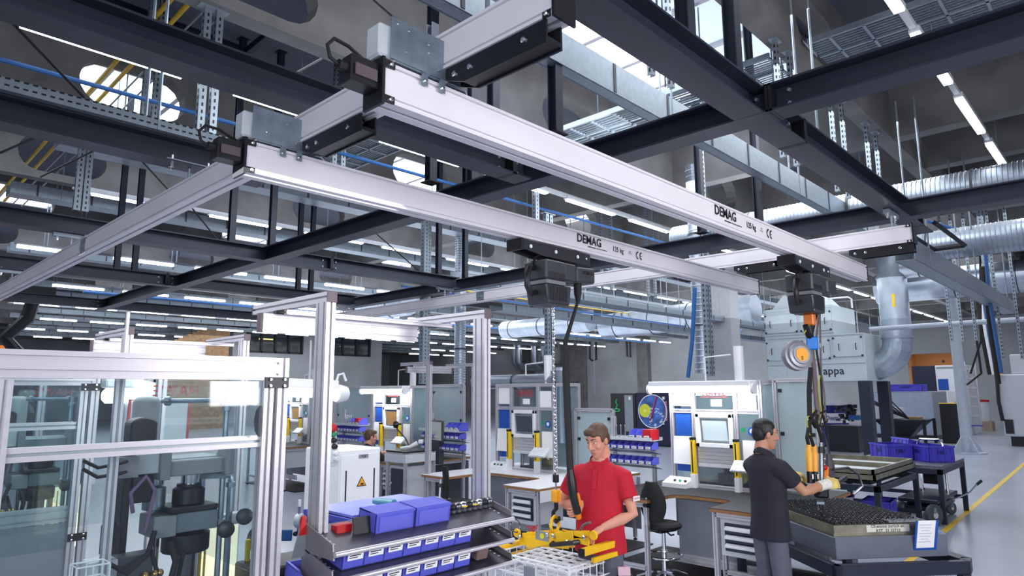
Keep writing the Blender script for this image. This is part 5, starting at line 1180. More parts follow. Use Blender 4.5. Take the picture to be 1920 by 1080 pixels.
hose('hose', [(1528, 770), (1516, 800), (1513, 820), (1516, 835)], .016, RUBBER); hose('hose', [(1530, 770), (1518, 790), (1520, 820), (1526, 838)], .016, RUBBER); hose('hose', [(1534, 770), (1530, 790), (1540, 820), (1544, 850)], .018, RUBBER); hose('hose', [(1540, 770), (1546, 790), (1552, 815), (1554, 850)], .012, RUBBER)
hose('earth_wire', [(1528, 768), (1512, 785), (1516, 810), (1526, 830)], .005, YG); hose('hose', [(1536, 775), (1548, 770), (1550, 790), (1542, 800)], .012, RUBBER); hose('silver_cable', [(1536, 790), (1543, 810), (1550, 830), (1553, 850)], .008, GRIME)
for px in (1516, 1526):
    a = P_(px, 834); c = P_(px+2, 884); B().path([a, a*.75+c*.25, a*.7+c*.3, a*.1+c*.9, c], .02, 10, [.022, .025, .031, .027, .026]).build('yellow_grip_tube', M('grip_amber', (238, 170, 60), .45), t, smooth=True); B().path([c, P_(px+3, 906)], .025, 10).build('black_sleeve', BLACKP, t, smooth=True); B().cb(P_(px+2, 893)+Vector((-.01, -.03, 0)), (.03, .004, .04)).build('sleeve_label', WHITEP, t)
hose('guide_rod', [(1540, 830), (1541, 905)], .022, GRIME); hose('rod_collar', [(1540, 838), (1540, 850)], .03, BLACKP)
hose('handle_body', [(1553, 850), (1556, 870), (1556, 892), (1550, 905)], .04, M('purple_grey_grip', (74, 68, 78), .5), [.02, .042, .045, .03])
hose('orange_grip', [(1549, 876), (1546, 905)], .03, ORANGE, [.024, .032]); B().ball(P_(1546, 877), .026, 10).build('red_button', RED, t, smooth=True)
c = P_(1552, 900); B().path([c+Vector((.02, -.06, .1)), c+Vector((.13, -.14, .11)), c+Vector((.22, -.2, .05)), c+Vector((.24, -.22, -.06)), c+Vector((.16, -.16, -.13))], .012, 8).build('hand_guard', GRIME, t, smooth=True)
hose('side_handle', [(1530, 925), (1566, 908), (1584, 896)], .02, BLACKP, [.026, .02, .026]); hose('side_handle', [(1518, 915), (1500, 905), (1488, 897)], .02, BLACKP)
b = B(); b.cb(P_(1540, 922), (.17, .12, .09), rot('Z', 20)); b.build('vacuum_head', BLACKP, t, bev=.015); b = B(); b.cb(P_(1538, 938), (.34, .06, .02), rot('Z', 20)); b.build('suction_bar', ZINC, t); b = B()
for dx in (-.14, 0, .14): b.lathe([(.03, 0), (.015, .02), (.015, .06)], P_(1538, 938)+Vector((dx, dx*.36, -.06)), 10)
b.build('suction_cup', BLACKP, t)
# ================================================================ PEOPLE
def elps(c, X, Y, rx, ry, n=18):
    return [c+X*(rx*math.cos(2*PI*k/n))+Y*(ry*math.sin(2*PI*k/n)) for k in range(n)]
def ik(s, h, l1, l2, pole):
    d = h-s; L = min(d.length, (l1+l2)*.995); d.normalize(); a = (l1*l1-l2*l2+L*L)/(2*L); hh = math.sqrt(max(l1*l1-a*a, 1e-6))
    p = Vector(pole); p = (p-d*p.dot(d)).normalized(); return s+d*a+p*hh, s+d*L
def hand(b, w, hd, nrm, side, curl=1.0, s=1.0, fat=1.0):
    """palm, four bent fingers and a thumb from the side of the palm; nrm points out of the palm"""
    hd = hd.normalized(); nrm = (nrm-hd*nrm.dot(hd)).normalized(); ac = hd.cross(nrm)*side
    b.loft([elps(w+hd*(u*s), ac, nrm, rx*s*fat, ry*s*fat, 10) for u, rx, ry in ((-.03, .028, .021), (0, .03, .021), (.03, .039, .02), (.065, .042, .018), (.09, .038, .014))])
    for k, (L, r) in enumerate(((.072, .0088), (.08, .009), (.074, .0086), (.058, .0078))):
        p = w+hd*(.082*s)+ac*((.0325-.0215*k)*s); d = hd.copy(); pts = [w+hd*.05*s+ac*((.03-.02*k)*s), p]; ang = 0
        for j, f in enumerate((.45, .3, .25)):
            ang += curl*(.55, .8, .6)[j]; dd = hd*math.cos(ang)+nrm*math.sin(ang); p = p+dd*(L*f*s*1.15); pts.append(p)
        b.path(pts, r*s*fat, 7, [r*s*fat*q for q in (1, 1, .97, .9, .72)])
    p = w+hd*(.02*s)+ac*(.03*s); d1 = (hd*.55+ac*.75+nrm*.35).normalized(); d2 = (hd*.75+ac*.15+nrm*(.35+.5*curl)).normalized(); d3 = (hd*.5-ac*.3*curl+nrm*(.4+.6*curl)).normalized()
    p1 = p+d1*.04*s; p2 = p1+d2*.032*s; b.path([w+hd*.01*s, p, p1, p2, p2+d3*.026*s], .012, 7, [.014*s*fat, .014*s*fat, .0115*s*fat, .0105*s*fat, .0075*s*fat])
def person(label, base, fwd, hfwd, hands, shirt, trou, hair_m, skin_m, hem, glove=None, sit=0., s=1., fringe=1., gut=1., hpitch=-.1, hpalm=None, hairy=True):
    base = Vector(base); Z = Vector((0, 0, 1)); Yf = Vector((*fwd, 0)).normalized(); Xr = Yf.cross(Z)
    t = thing('person', label, 'person', base)
    dz = -.38*sit
    def L(x, y, z): return base+Xr*(x*s)+Yf*(y*s)+Z*((z+dz)*s)
    b = B()
    # trunk and legs under the clothes
    b.loft([elps(L(0, cy, z), Xr, Yf, rx*s, ry*s) for z, rx, ry, cy in ((.88, .13, .09, 0), (1.05, .135, .09, 0), (1.25, .15, .1, 0), (1.38, .15, .09, 0), (1.45, .1, .06, -.01), (1.53, .06, .056, -.012))])
    legs = {}
    for sx in (-1, 1):
        hip = L(sx*.09, 0, .93)
        if sit: knee = L(sx*.12, .42, .92); ank = L(sx*.12, .38, .5-.0)+Z*0; ank.z = base.z+.1
        else: knee = L(sx*.1, .02, .5); ank = L(sx*.11, -.02, .09)
        legs[sx] = (hip, knee, ank); b.path([hip, knee, ank], .06, 10, [.08*s, .052*s, .035*s])
    arms = {}
    for sx, key in ((1, 'R'), (-1, 'L')):
        sh = L(sx*.185, -.005, 1.405); wp, hd, nr, curl, pole = hands[key]; el, wr = ik(sh, Vector(wp)-Vector(hd).normalized()*.08*s, .30*s, .265*s, pole); arms[sx] = (sh, el, wr, Vector(hd), Vector(nr), curl)
        b.path([L(sx*.12, 0, 1.40), sh, sh*.5+el*.5, el, el*.65+wr*.35, wr], .04, 12, [.045*s, .05*s, .046*s, .041*s, .044*s, .028*s])
        if not glove: hand(b, wr, Vector(hd), Vector(nr), sx, curl, s)
    # head
    hY = Vector((*hfwd, 0)).normalized(); hX = hY.cross(Z); hY = (hY*math.cos(hpitch)+Z*math.sin(hpitch)).normalized(); hZ = hX.cross(hY)
    hc = L(0, .025, 1.67); k = s*1.04
    def Hd(x, y, z): return hc+hX*(x*k)+hY*(y*k)+hZ*(z*k)
    def hball(q, c, r, n=14):
        o = len(q.v); q.ball((0, 0, 0), 1, n); 
        for i in range(o, len(q.v)): v = q.v[i]; q.v[i] = Hd(c[0]+v.x*r[0], c[1]+v.y*r[1], c[2]+v.z*r[2])
    b.loft([elps(L(0, -.01, 1.47), Xr, Yf, .066*s, .06*s, 14), elps(Hd(0, -.03, -.13), hX, hY, .058*s, .06*s, 14), elps(Hd(0, -.02, -.05), hX, hY, .055*s, .06*s, 14)])
    hball(b, (0, -.012, .03), (.075, .096, .086), 18)
    b.loft([elps(Hd(0, cy, z), hX, hY, rx*k, ry*k, 16) for z, rx, ry, cy in ((.06, .06, .06, .02), (.03, .068, .068, .018), (-.01, .067, .068, .018), (-.045, .062, .066, .02), (-.075, .052, .06, .026), (-.1, .038, .048, .036), (-.122, .02, .028, .048))])
    b.path([Hd(0, .08, .022), Hd(0, .094, .0), Hd(0, .105, -.026)], .01, 8, [.009*k, .0105*k, .014*k]); hball(b, (0, .104, -.03), (.014, .014, .012), 8)
    for sx in (-1, 1):
        hball(b, (sx*.013, .093, -.034), (.009, .011, .008), 8); hball(b, (sx*.04, .058, -.028), (.024, .022, .022), 8); hball(b, (sx*.075, -.008, -.006), (.011, .021, .033), 8)
        b.path([Hd(sx*.058, .058, .03), Hd(sx*.03, .08, .033), Hd(0, .083, .028)], .01*k, 6)
    b.path([Hd(-.024, .076, -.064), Hd(0, .086, -.062), Hd(.024, .076, -.064)], .007*k, 6); b.path([Hd(-.02, .075, -.075), Hd(0, .085, -.076), Hd(.02, .075, -.075)], .0075*k, 6); hball(b, (0, .07, -.105), (.022, .018, .016), 8)
    body = b.build('body', skin_m, t, remesh=.0046, sm_it=3)
    LIP = M('lip_tone', (176, 104, 96), .5, 0, .05); EYE = M('eye_white', (226, 222, 216), .3, 0, 0)
    for sx in (-1, 1):
        q = B(); hball(q, (sx*.031, .074, .008), (.0125, .010, .0055), 10); e = q.build('eye', EYE, t, smooth=True); q = B(); hball(q, (sx*.031, .0825, .008), (.0055, .003, .005), 8); q.build('iris', M('iris_dark', (52, 44, 42), .2), e)
        B().path([Hd(sx*.05, .071, .036), Hd(sx*.032, .0865, .041), Hd(sx*.014, .091, .035)], .004*k, 5, [.003, .0045, .004]).build('eyebrow', hair_m, t)
        B().path([Hd(sx*.044, .072, .015), Hd(sx*.031, .083, .017), Hd(sx*.019, .081, .014)], .003*k, 5).build('eyelid', skin_m, t)
    B().path([Hd(-.022, .0815, -.0685), Hd(0, .0935, -.069), Hd(.022, .0815, -.0685)], .0042*k, 6).build('mouth', LIP, t)
    q = B(); hball(q, (0, -.02, .052), (.081, .096, .078)); hball(q, (0, -.055, .0), (.070, .062, .075)); 
    for sx in (-1, 1): hball(q, (sx*.066, -.02, .03), (.017, .045, .045)); hball(q, (sx*.07, .022, .02), (.009, .016, .03))
    if fringe: hball(q, (.01, .05, .085), (.06*fringe, .042, .026)); hball(q, (-.03, .068, .07), (.03, .02, .02)); hball(q, (.035, .062, .073), (.03, .022, .018))
    q.build('hair', hair_m, t, remesh=.006, sm_it=2)
    # shirt with sleeves
    q = B(); hz = hem
    q.loft([elps(L(0, cy, z), Xr, Yf, rx*s, ry*s, 22) for z, rx, ry, cy in ((hz, .195*gut, .145*gut, .012), (hz+.04, .194*gut, .143*gut, .012), (.98, .182*gut, .13*gut, .018), (1.12, .178*gut, .128*gut, .018), (1.25, .19, .13, .01), (1.38, .198, .122, 0), (1.43, .185, .104, -.005), (1.475, .13, .086, -.01), (1.505, .078, .072, -.01))])
    for sx in (-1, 1):
        sh, el = arms[sx][:2]; q.path([L(sx*.09, 0, 1.39), L(sx*.15, 0, 1.405), sh*.95+el*.05, sh*.62+el*.38, sh*.38+el*.62], .07, 14, [.07*s, .078*s, .08*s, .075*s, .074*s])
    # soft folds
    for i, v in enumerate(q.v):
        pass
    q.build('polo_shirt', shirt, t, remesh=.008, sm_it=9)
    q = B(); nb = L(0, -.01, 1.503); Yt = (Yf*.9-Z*.42).normalized(); Zt = Xr.cross(Yt)
    q.loft([elps(nb+Zt*dz_+Yf*dy, Xr, Yt, r_*s, r_*s*1.06, 20) for dz_, r_, dy in ((-.02, .082, .004), (.02, .076, -.002), (.035, .070, -.006), (.018, .072, -.004), (-.02, .076, .0))]); cl = q.build('collar', shirt, t, smooth=True)
    q = B()
    for sx in (-1, 1): q.prism([(.004, 0), (.06, .03), (.055, -.035), (.025, -.04)], nb+Yt*.078*s+Zt*.012, nb+Yt*.085*s+Zt*.012, side=Xr*sx, up=(Z*.75+Yf*-.6).normalized())
    q.build('collar_flap', shirt, t)
    q = B(); q.prism([(-.017, 0), (.017, 0), (.017, -.14), (-.017, -.14)], L(0, .105, 1.445), L(0, .111, 1.445), side=Xr, up=(Z*.97-Yf*.24).normalized()); pk = q.build('placket', shirt, t)
    q = B()
    for i in range(3): q.lathe([(.005, 0), (.005, .002)], L(0, .113+.01*i, 1.425-.04*i), 8, Yf)
    q.build('button', M('shirt_button', (120, 40, 50), .4), pk)
    # trousers and shoes
    q = B(); q.loft([elps(L(0, .012, z), Xr, Yf, rx*s, ry*s, 18) for z, rx, ry in ((.97, .15*gut, .10), (.92, .165*gut, .108), (.84, .168*gut, .112), (.79, .14, .1))])
    for sx in (-1, 1):
        hip, knee, ank = legs[sx]; q.path([hip+Z*.02, hip*.6+knee*.4, knee, knee*.5+ank*.5, ank-Z*.03], .08, 14, [.085*s, .085*s, .07*s, .066*s, .06*s])
    q.build('trousers', trou, t, remesh=.009, sm_it=3)
    for sx in (-1, 1):
        ank = legs[sx][2]; f = Vector((ank.x, ank.y, base.z)); q = B()
        q.loft([elps(f+Yf*(y*s)+Z*(zc*s), Xr, Z, rx*s, rz_*s, 12) for y, zc, rx, rz_ in ((-.09, .045, .025, .04), (-.05, .05, .037, .05), (.03, .045, .04, .045), (.11, .035, .046, .034), (.17, .028, .036, .026), (.195, .025, .015, .015))]); q.build('shoe', M('work_shoe', (26, 26, 28), .5), t, smooth=True)
    if glove:
        for sx in (1, -1):
            sh, el, wr, hd, nr, curl = arms[sx]; hdn = hd.normalized(); q = B(); hand(q, wr, hd, nr, sx, curl, s*1.06, 1.22)
            q.build('glove', M('glove_yellow', (214, 190, 112), .8, 0, .12, 30), t, remesh=.005, sm_it=2)
            bx = (wr-el).normalized(); q = B(); q.path([wr-bx*.085, wr-bx*.04, wr+hdn*.03], .04, 14, [.044*s, .043*s, .045*s]); q.build('glove_cuff', M('glove_white', (222, 218, 208), .9, 0, .1, 40), t, smooth=True)
    return t, L, Xr, Yf, arms, Hd
def gd(px, py, depth):
    d = _f+_r*((px-960)/F_PX)-_u*((py-540)/F_PX); v = d*depth; return Vector((v.x, v.y, 0))
SK1 = M('skin_fair', (214, 150, 126), .55, 0, .05, 8); SK2 = M('skin_olive', (190, 136, 108), .55, 0, .05, 8)
HR1 = M('hair_brown', (88, 64, 44), .6, 0, .25, 40, .2, stretch=(1, 1, .3)); HR2 = M('hair_black', (24, 20, 20), .5, 0, .2, 40)
REDS = M('red_polo_cloth', (186, 16, 44), .8, 0, .06, 9); BLKS = M('navy_black_cloth', (33, 33, 46), .85, 0, .08, 9); TRS = M('grey_work_cloth', (92, 94, 108), .85, 0, .1, 9)
b1 = gd(1124, 900, 5.28)
rF = Vector((_r.x, _r.y, 0)).normalized(); fF = Vector((_f.x, _f.y, 0)).normalized()
def dirn(a, c): v = rF*a+fF*c; return (v.x, v.y)
hR = at(1079, 958, y=HY-.20); hL = at(1114, 1000, y=HY-.36)
m1, L1_, X1_, Y1_, arms1, H1 = person('man in a red polo shirt and grey trousers steering the hoist handle and gripper', b1, dirn(-.42, -.9), dirn(-.72, -.70),
    {'R': (hR, rF*-.35-fF*.35+Vector((0, 0, -.25)), rF*-.5+fF*.6, 1.15, rF*-.5+fF*.6+Vector((0, 0, -.4))), 'L': (hL, rF*-.8-fF*.2+Vector((0, 0, -.45)), rF*-.35+Vector((0, 0, -.8)), .85, rF*.8+Vector((0, 0, -.3)))},
    REDS, TRS, HR1, SK1, .82, s=.995, gut=1.08, hpitch=-.34)
# printed patches and knee pad of the man in red
sh, el = arms1[-1][:2]; c = sh*.42+el*.58; o = (c-b1); o.z = 0
n_ = (-fF*.75+rF*.66).normalized(); B().cb(c+n_*.078, (.075, .006, .035), Matrix((( (Vector((0,0,1)).cross(n_)).x, n_.x, 0), ((Vector((0,0,1)).cross(n_)).y, n_.y, 0), (0, 0, 1)))).build('sleeve_patch', WHITEP, m1)
pc_ = L1_(-.17, .1, .72); B().cb(pc_-fF*.05+rF*.03, (.09, .02, .06), Matrix(((rF.x, fF.x, 0), (rF.y, fF.y, 0), (0, 0, 1)))).build('pocket_patch', M('pink_patch', (216, 178, 190), .8), m1)
B().cb(L1_(-.16, .06, .58)-fF*.02+rF*.04, (.13, .1, .2), Matrix(((rF.x, fF.x, 0), (rF.y, fF.y, 0), (0, 0, 1)))).build('thigh_pouch', BLACKP, m1, bev=.02)
text('HAWE', m1, RED, c+n_*.0815, .024, Vector((0, 0, 1)).cross(n_)*-1 if False else n_.cross(Vector((0, 0, 1)))*-1, (0, 0, 1))
b2 = gd(1436, 900, 5.75)
hR2 = at(1562, 906, y=KY-.04); hL2 = at(1493, 896, y=KY+.05)
hR2 = gd(1562, 906, 5.72)+Vector((0, 0, at(1562, 906, y=KY).z)); d_ = _f+_r*((1565-960)/F_PX)-_u*((906-540)/F_PX); hR2 = Vector((0, 0, ZC))+d_*5.72
d_ = _f+_r*((1500-960)/F_PX)-_u*((890-540)/F_PX); hL2 = Vector((0, 0, ZC))+d_*6.02
m2 = person('man with short black hair in a navy black polo and white yellow gloves', b2, dirn(.95, .3), dirn(.99, .06),
    {'R': (hR2, rF*.9-fF*.05+Vector((0, 0, .1)), Vector((0, 0, -.5))+fF*.8, 1.1, rF*-.1-fF*.3+Vector((0, 0, -1))), 'L': (hL2, rF*.9+Vector((0, 0, -.2)), Vector((0, 0, -1)), 1.0, rF*-.2+fF*.4+Vector((0, 0, -1)))},
    BLKS, TRS, HR2, SK2, .80, glove=True, s=1.0, fringe=0, gut=1.02, hpitch=-.12)[0]
b3 = gd(693, 820, 11.4)
m3 = person('seated man in a dark shirt with red trim reaching over the far left workbench', b3, (1, .0), (.9, -.3),
    {'R': (b3+Vector((.46, -.42, 1.0)), Vector((.6, -.5, 0)), Vector((0, 0, -1)), .6, Vector((0, 0, -1))), 'L': (b3+Vector((.45, .1, 1.0)), Vector((1, 0, 0)), Vector((0, 0, -1)), .6, Vector((0, 0, -1)))},
    M('dark_shirt_cloth', (44, 36, 44), .85, 0, .1), TRS, HR1, SK1, .9, sit=1., s=1.0, fringe=.8)[0]
stool('black work stool under the seated man at the far left workbench', b3.x, b3.y, PI)
# ================================================================ RIGHT FRONT: oil tray table, totes, trolley
ang = math.radians(-40)
t = thing('tray_table', 'dark steel table frame with a grey drip pan before the man in black', 'table', (5.95, 2.03, 0), ang)
def lb(n, m, *a, bev=0.): return B().box(*a).build(n, m, t, bev=bev)
NAVY = M('navy_steel', (40, 46, 62), .4, .2, .06)
q = B(); q.prism([(-.03, -.06), (.95, -.06), (1.03, .06), (1.03, 1.5), (-.03, 1.5)], (0, 0, .69), (0, 0, .86), side=(1, 0, 0), up=(0, 1, 0)); q.build('drip_pan', M('pan_grey', (104, 110, 124), .45, .2, .06), t, bev=.004)
for a in ((-.13, -.2, .58, 1.02, -.14, .68), (-.13, -.2, .58, -.07, 1.6, .68), (1.0, -.1, .58, 1.12, 1.6, .68), (-.13, 1.54, .58, 1.12, 1.6, .68)): lb('frame_rail', NAVY, *a, bev=.004)
q = B(); q.prism([(1.02, -.2), (1.12, -.1), (1.06, -.06), (.98, -.14)], (0, 0, .58), (0, 0, .68), side=(1, 0, 0), up=(0, 1, 0)); q.build('frame_rail', NAVY, t)
lb('cross_bar', NAVY, -.1, -.02, .6, 1.05, .02, .64)
for x, y in ((-.1, -.17), (.98, -.17), (-.1, 1.55), (1.06, 1.55), (.45, -.1)): lb('leg', NAVY, x-.035, y-.035, 0, x+.035, y+.035, .58)
t = thing('oil_tray', 'worn zinc oil tray with a black grid of pegs and a blue hanging folder', 'tray', (5.95, 2.03, .86), ang, local=False); WL[t.name] = Vector((0, 0, .86))
q = B()
for a in ((-.005, -.01, .87, .90, .0, .945), (-.005, 1.25, .87, .90, 1.26, .945), (-.005, 0, .87, .005, 1.25, .945), (.89, 0, .87, .9, 1.25, .945), (0, 0, .862, .89, 1.25, .87)): q.box(*a)
q.box(-.015, -.018, .862, .91, -.01, .885); q.build('tray_body', BRASSY, t)
lb('grid_mat', M('black_grid_plastic', (24, 25, 29), .35, 0, .1), .012, .005, .92, .882, 1.24, .952)
q = B(); n = 0; random.seed(3)
for i in range(17):
    for j in range(23):
        x, y = .04+.05*i, .03+.053*j
        if i > 9 and j < 3: continue
        q.lathe([(.017, 0), (.017, .012), (.012, .012), (.012, .003)], (x, y, .952), 8)
q.build('grid_cup', BLACKP, t, kind='stuff'); q = B()
for i in range(16):
    for j in range(22):
        if random.random() < .5: q.box(.06+.05*i, .05+.053*j, .952, .068+.05*i, .058+.053*j, .968)
q.build('pin', CHROME, t, kind='stuff')
for k in range(16): pass
q = B(); q.box(.28, -.013, .882, .66, -.0105, .94); q.build('tray_label', M('label_foil', (206, 204, 192), .4), t)
text('\u00d6Lwanne zur\u00fcck an:\nKST. 33 33710', t, INK, (.47, -.0135, .912), .036, (1, 0, 0), (0, 0, 1), bold=.01)
q = B(); q.cb((.745, -.09, .865), (.2, .004, .25), rot('X', 14)); fo = q.build('hanging_folder', BLUEB, t); q = B(); q.cb((.74, -.096, .875), (.155, .003, .23), rot('X', 14)); q.build('work_sheet', WHITEP, fo)
q = B()
for k in range(7): q.cb((.70+.02*(k % 3), -.0985-.0*k, .95-.022*k)+Vector((0, -.0, 0)) if False else Vector((.73, -.098, .875))+rot('X', 14) @ Vector((.0, -.001, .08-.024*k)), (.11-.02*(k % 3), .002, .003), rot('X', 14))
q.build('sheet_print', M('grey_print'), fo)
# aluminium side stand under the table edge
t = thing('side_stand', 'small aluminium cross frame beneath the dark tray table', 'stand', (6.6, 3.1, 0))
for y in (2.75, 3.4): ebox((6.75, y, 0), (6.75, y, .56)).build('post', ALU, t)
ebox((6.75, 2.75, .5), (6.75, 3.4, .5)).build('rail', ALU, t); ebox((6.75, 2.75, .2), (6.75, 3.4, .2)).build('rail', ALU, t)
pipe('blue_hose', 'blue air hose coiled on the floor mat by the man in black', [at(1392, 1015, z=.4), at(1388, 1050, z=.1), at(1380, 1068, z=.03), at(1400, 1072, z=.03), at(1412, 1068, z=.04)], .018, BLUEB, 'hose')
def steel_table(label, x0, y0, x1, y1, z):
    t = thing('steel_table', label, 'table', ((x0+x1)/2, (y0+y1)/2, 0))
    for a in ((x0, y0, z-.08, x1, y0+.07, z), (x0, y1-.07, z-.08, x1, y1, z), (x0, y0, z-.08, x0+.07, y1, z), (x1-.07, y0, z-.08, x1, y1, z)): B().box(*a).build('frame_rail', NAVY, t, bev=.004)
    for x in (x0, x1-.07):
        for y in (y0, y1-.07): B().box(x, y, 0, x+.07, y+.07, z-.08).build('leg', NAVY, t)
    for x in (x0, x1-.07): B().box(x+.01, y0, .2, x+.06, y1, .26).build('stretcher', NAVY, t)
    return t
steel_table('dark steel table carrying the stacked zinc trays', 9.75, 2.72, 11.75, 4.1, .8)
def zinc_tray(label, x0, y0, x1, y1, z, h):
    t = thing('zinc_tray', label, 'tray', ((x0+x1)/2, (y0+y1)/2, z)); q = B(); w = .03
    q.box(x0, y0, z, x1, y1, z+.01)
    for a in ((x0, y0, z, x1, y0+w, z+h), (x0, y1-w, z, x1, y1, z+h), (x0, y0, z, x0+w, y1, z+h), (x1-w, y0, z, x1, y1, z+h)): q.box(*a)
    q.build('tray_body', BRASSY, t); B().box((x0+x1)/2-.02, y0+w, z+.01, (x0+x1)/2+.02, y1-w, z+h).build('tray_divider', BRASSY, t)
    B().box(x0+w+.25, y0+w+.1, z+.012, (x0+x1)/2-.2, y1-w-.1, z+.02).build('tray_liner', LGREY, t); B().box((x0+x1)/2+.2, y0+w+.1, z+.012, x1-w-.25, y1-w-.1, z+.02).build('tray_liner', LGREY, t)
B().box(9.85, 2.85, .8, 11.7, 4.0, .86).build('pallet_frame', BLACKP, label='black pallet frame between the dark table and the zinc trays', cat='pallet')
zinc_tray('lower empty zinc tray on the dark steel table', 9.76, 2.76, 11.8, 4.12, .862, .07); zinc_tray('upper empty zinc tray on the dark steel table', 9.78, 2.78, 11.78, 4.1, .934, .07)
crate('blue crate under the table of the zinc trays, left one', (10.55, 3.55, .27), .5, .4, .24, .1); crate('blue crate under the table of the zinc trays, right one', (10.7, 3.0, .27), .5, .35, .24, .1)
tag(B().box(10.2, 2.78, .25, 11.3, 4.0, .27).build('shelf_board', STEEL2), 'dark shelf board under the zinc tray table holding blue crates', 'shelf')
steel_table('dark steel table farther back under the blue crates', 12.2, 2.5, 13.9, 3.9, .82)
B().box(12.2, 2.5, .82, 13.9, 3.9, .87).build('roller_board', M('roller_grey', (110, 110, 118), .4, .4, .2, 20), label='grey board on the far dark table below three blue crates', cat='board')
crate('blue crate on the far dark table, left of three', (12.95, 3.38, .87), .55, .42, .26, PI/4*1.0); crate('tilted blue crate leaning between its two neighbours on the far dark table', (13.35, 3.2, .96), .5, .4, .2, PI/4, None, None, 18); crate('blue crate on the far dark table, right of three', (13.05, 2.82, .87), .6, .42, .26, PI/4*1.0)
# lift trolley
t = thing('lift_trolley', 'dark scissor lift trolley with an upright chrome handle and grey wheels', 'trolley', (12.8, 2.75, 0))
B().box(12.0, 2.55, .32, 13.4, 3.1, .38).build('platform', NAVY, t, bev=.01); B().box(12.0, 2.6, .2, 13.4, 3.05, .27).build('base_frame', NAVY, t)
for s in (2.65, 3.0): B().prism([(-.02, -.03), (.02, -.03), (.02, .03), (-.02, .03)], (12.1, s, .25), (13.2, s, .38)).build('scissor_arm', NAVY, t)
B().path([(13.05, 2.62, .3), (13.0, 2.62, 1.15), (13.0, 2.66, 1.22), (13.0, 2.94, 1.22), (13.0, 2.98, 1.15), (13.05, 2.98, .3)], .02, 8).build('handle', CHROME, t, smooth=True); B().box(12.985, 2.66, .5, 13.02, 2.94, 1.05).build('handle_panel', BLACKP, t)
B().path([(12.8, 2.52, .3), (12.95, 2.3, .42), (13.05, 2.2, .56)], .014, 8).build('pedal_lever', CHROME, t, smooth=True); B().path([(13.04, 2.21, .54), (13.1, 2.15, .6)], .022, 8).build('lever_grip', RUBBER, t)
for x, y, r in ((12.0, 2.62, .16), (12.0, 3.05, .16), (13.3, 2.65, .1), (13.3, 3.0, .1)):
    w_ = B().lathe([(r*.4, -.03), (r, -.025), (r, .025), (r*.4, .03)], (x, y, r), 22, (.5, 1, 0)).build('wheel', M('wheel_grey', (70, 76, 84), .6), t, smooth=True); B().lathe([(r*.3, -.035), (r*.3, .035)], (x, y, r), 10, (.5, 1, 0)).build('wheel_hub', LGREY, w_); B().prism([(-.05, 0), (.05, 0), (.03, .08), (-.03, .08)], (x, y-.04, r*1.2), (x, y+.04, r*1.2), side=(1, 0, 0)).build('wheel_fork', ZINC, t)
# ================================================================ FAR RIGHT MACHINES
t = thing('coolant_drum', 'tall dark blue drum with a white band behind the hanging hoses', 'drum', (26.2, 8.7, 0)); r = .55; c = (26.2, 8.7, 0); DB = M('drum_blue', (36, 36, 122), .35)
B().lathe([(r, .02), (r, .75), (r+.02, .77), (r, .79), (r, 1.45), (r+.02, 1.48), (.1, 1.5)], c, 28).build('drum_body', DB, t, smooth=True); B().lathe([(r+.004, .85), (r+.004, 1.2)], c, 28).build('white_band', WHITE, t, smooth=True)
n_ = Vector((-.93, -.37, 0)); text('Oeme', t, DB, Vector((26.2, 8.7, 1.03))+n_*(r+.012), .22, n_.cross(Vector((0, 0, 1)))*-1, (0, 0, 1), bold=.01, depth=.004); B().lathe([(.06, 1.5), (.06, 1.6)], (26.2, 8.7, 0), 8).build('drum_cap', WHITE, t); B().lathe([(r+.05, 0), (r+.05, .05)], c, 24).build('drum_dolly', BLACKP, t)
t = thing('pump_unit', 'dark metal box with a cluster of valves beside the blue drum', 'machine', (24.4, 7.6, 0))
B().box(24.0, 7.2, 0, 25.0, 8.15, .85).build('cabinet', M('pump_dark', (42, 42, 48), .4, .2), t, bev=.01); q = B(); random.seed(5)
for k in range(40): q.cb((24.3+random.random()*.4, 7.35+random.random()*.7, .95+random.random()*.55), (.05+random.random()*.1, .05+random.random()*.08, .05+random.random()*.08), rot('Z', random.random()*90))
q.build('valve_cluster', M('valve_black', (50, 52, 56), .35, .4, .3, 20), t); B().box(24.0, 7.15, 1.05, 24.4, 7.45, 1.2).build('blue_tray', BLUE, t)
t = thing('steel_hopper', 'black funnel shaped chip hopper table on thin legs', 'hopper', (29.5, 6.8, 0))
q = B(); q.loft([[(28.7, 6.3, .9), (30.3, 6.3, .9), (30.3, 8.0, .9), (28.7, 8.0, .9)], [(29.2, 6.9, .25), (29.8, 6.9, .25), (29.8, 7.5, .25), (29.2, 7.5, .25)]]); q.build('funnel', STEEL2, t)
for x, y in ((28.7, 6.3), (30.3, 6.3), (28.7, 8.0), (30.3, 8.0)): B().box(x-.05, y-.05, 0, x+.05, y+.05, .93).build('leg', STEEL2, t)
B().box(29.0, 7.2, .93, 29.9, 8.0, 1.35).build('pump_box', LGREY, t); B().box(29.0, 6.5, .93, 29.5, 6.9, 1.0).build('brown_block', WOOD, t); q = B()
for k in range(5): q.path([(29.0+.1*k, 7.6, 1.3), (28.6, 7.3+.2*k, 1.6), (28.4, 6.9+.1*k, 1.2), (28.7, 6.8, .95)], .03, 6)
q.build('black_hose', RUBBER, t, smooth=True)
t = thing('grey_enclosure', 'large plain grey machine enclosure behind the black hopper', 'machine', (33, 7.5, 0)); B().box(32, 6.6, .15, 34.5, 9.2, 1.95).build('housing', MGREY, t, bev=.02); B().box(31.99, 6.64, .2, 32.0, 9.15, 1.9).build('front_panel', M('blue_grey_panel', (150, 160, 178), .4, 0, .05), t); B().box(32.0, 6.6, 0, 34.4, 9.2, .15).build('plinth', BLACKP, t)
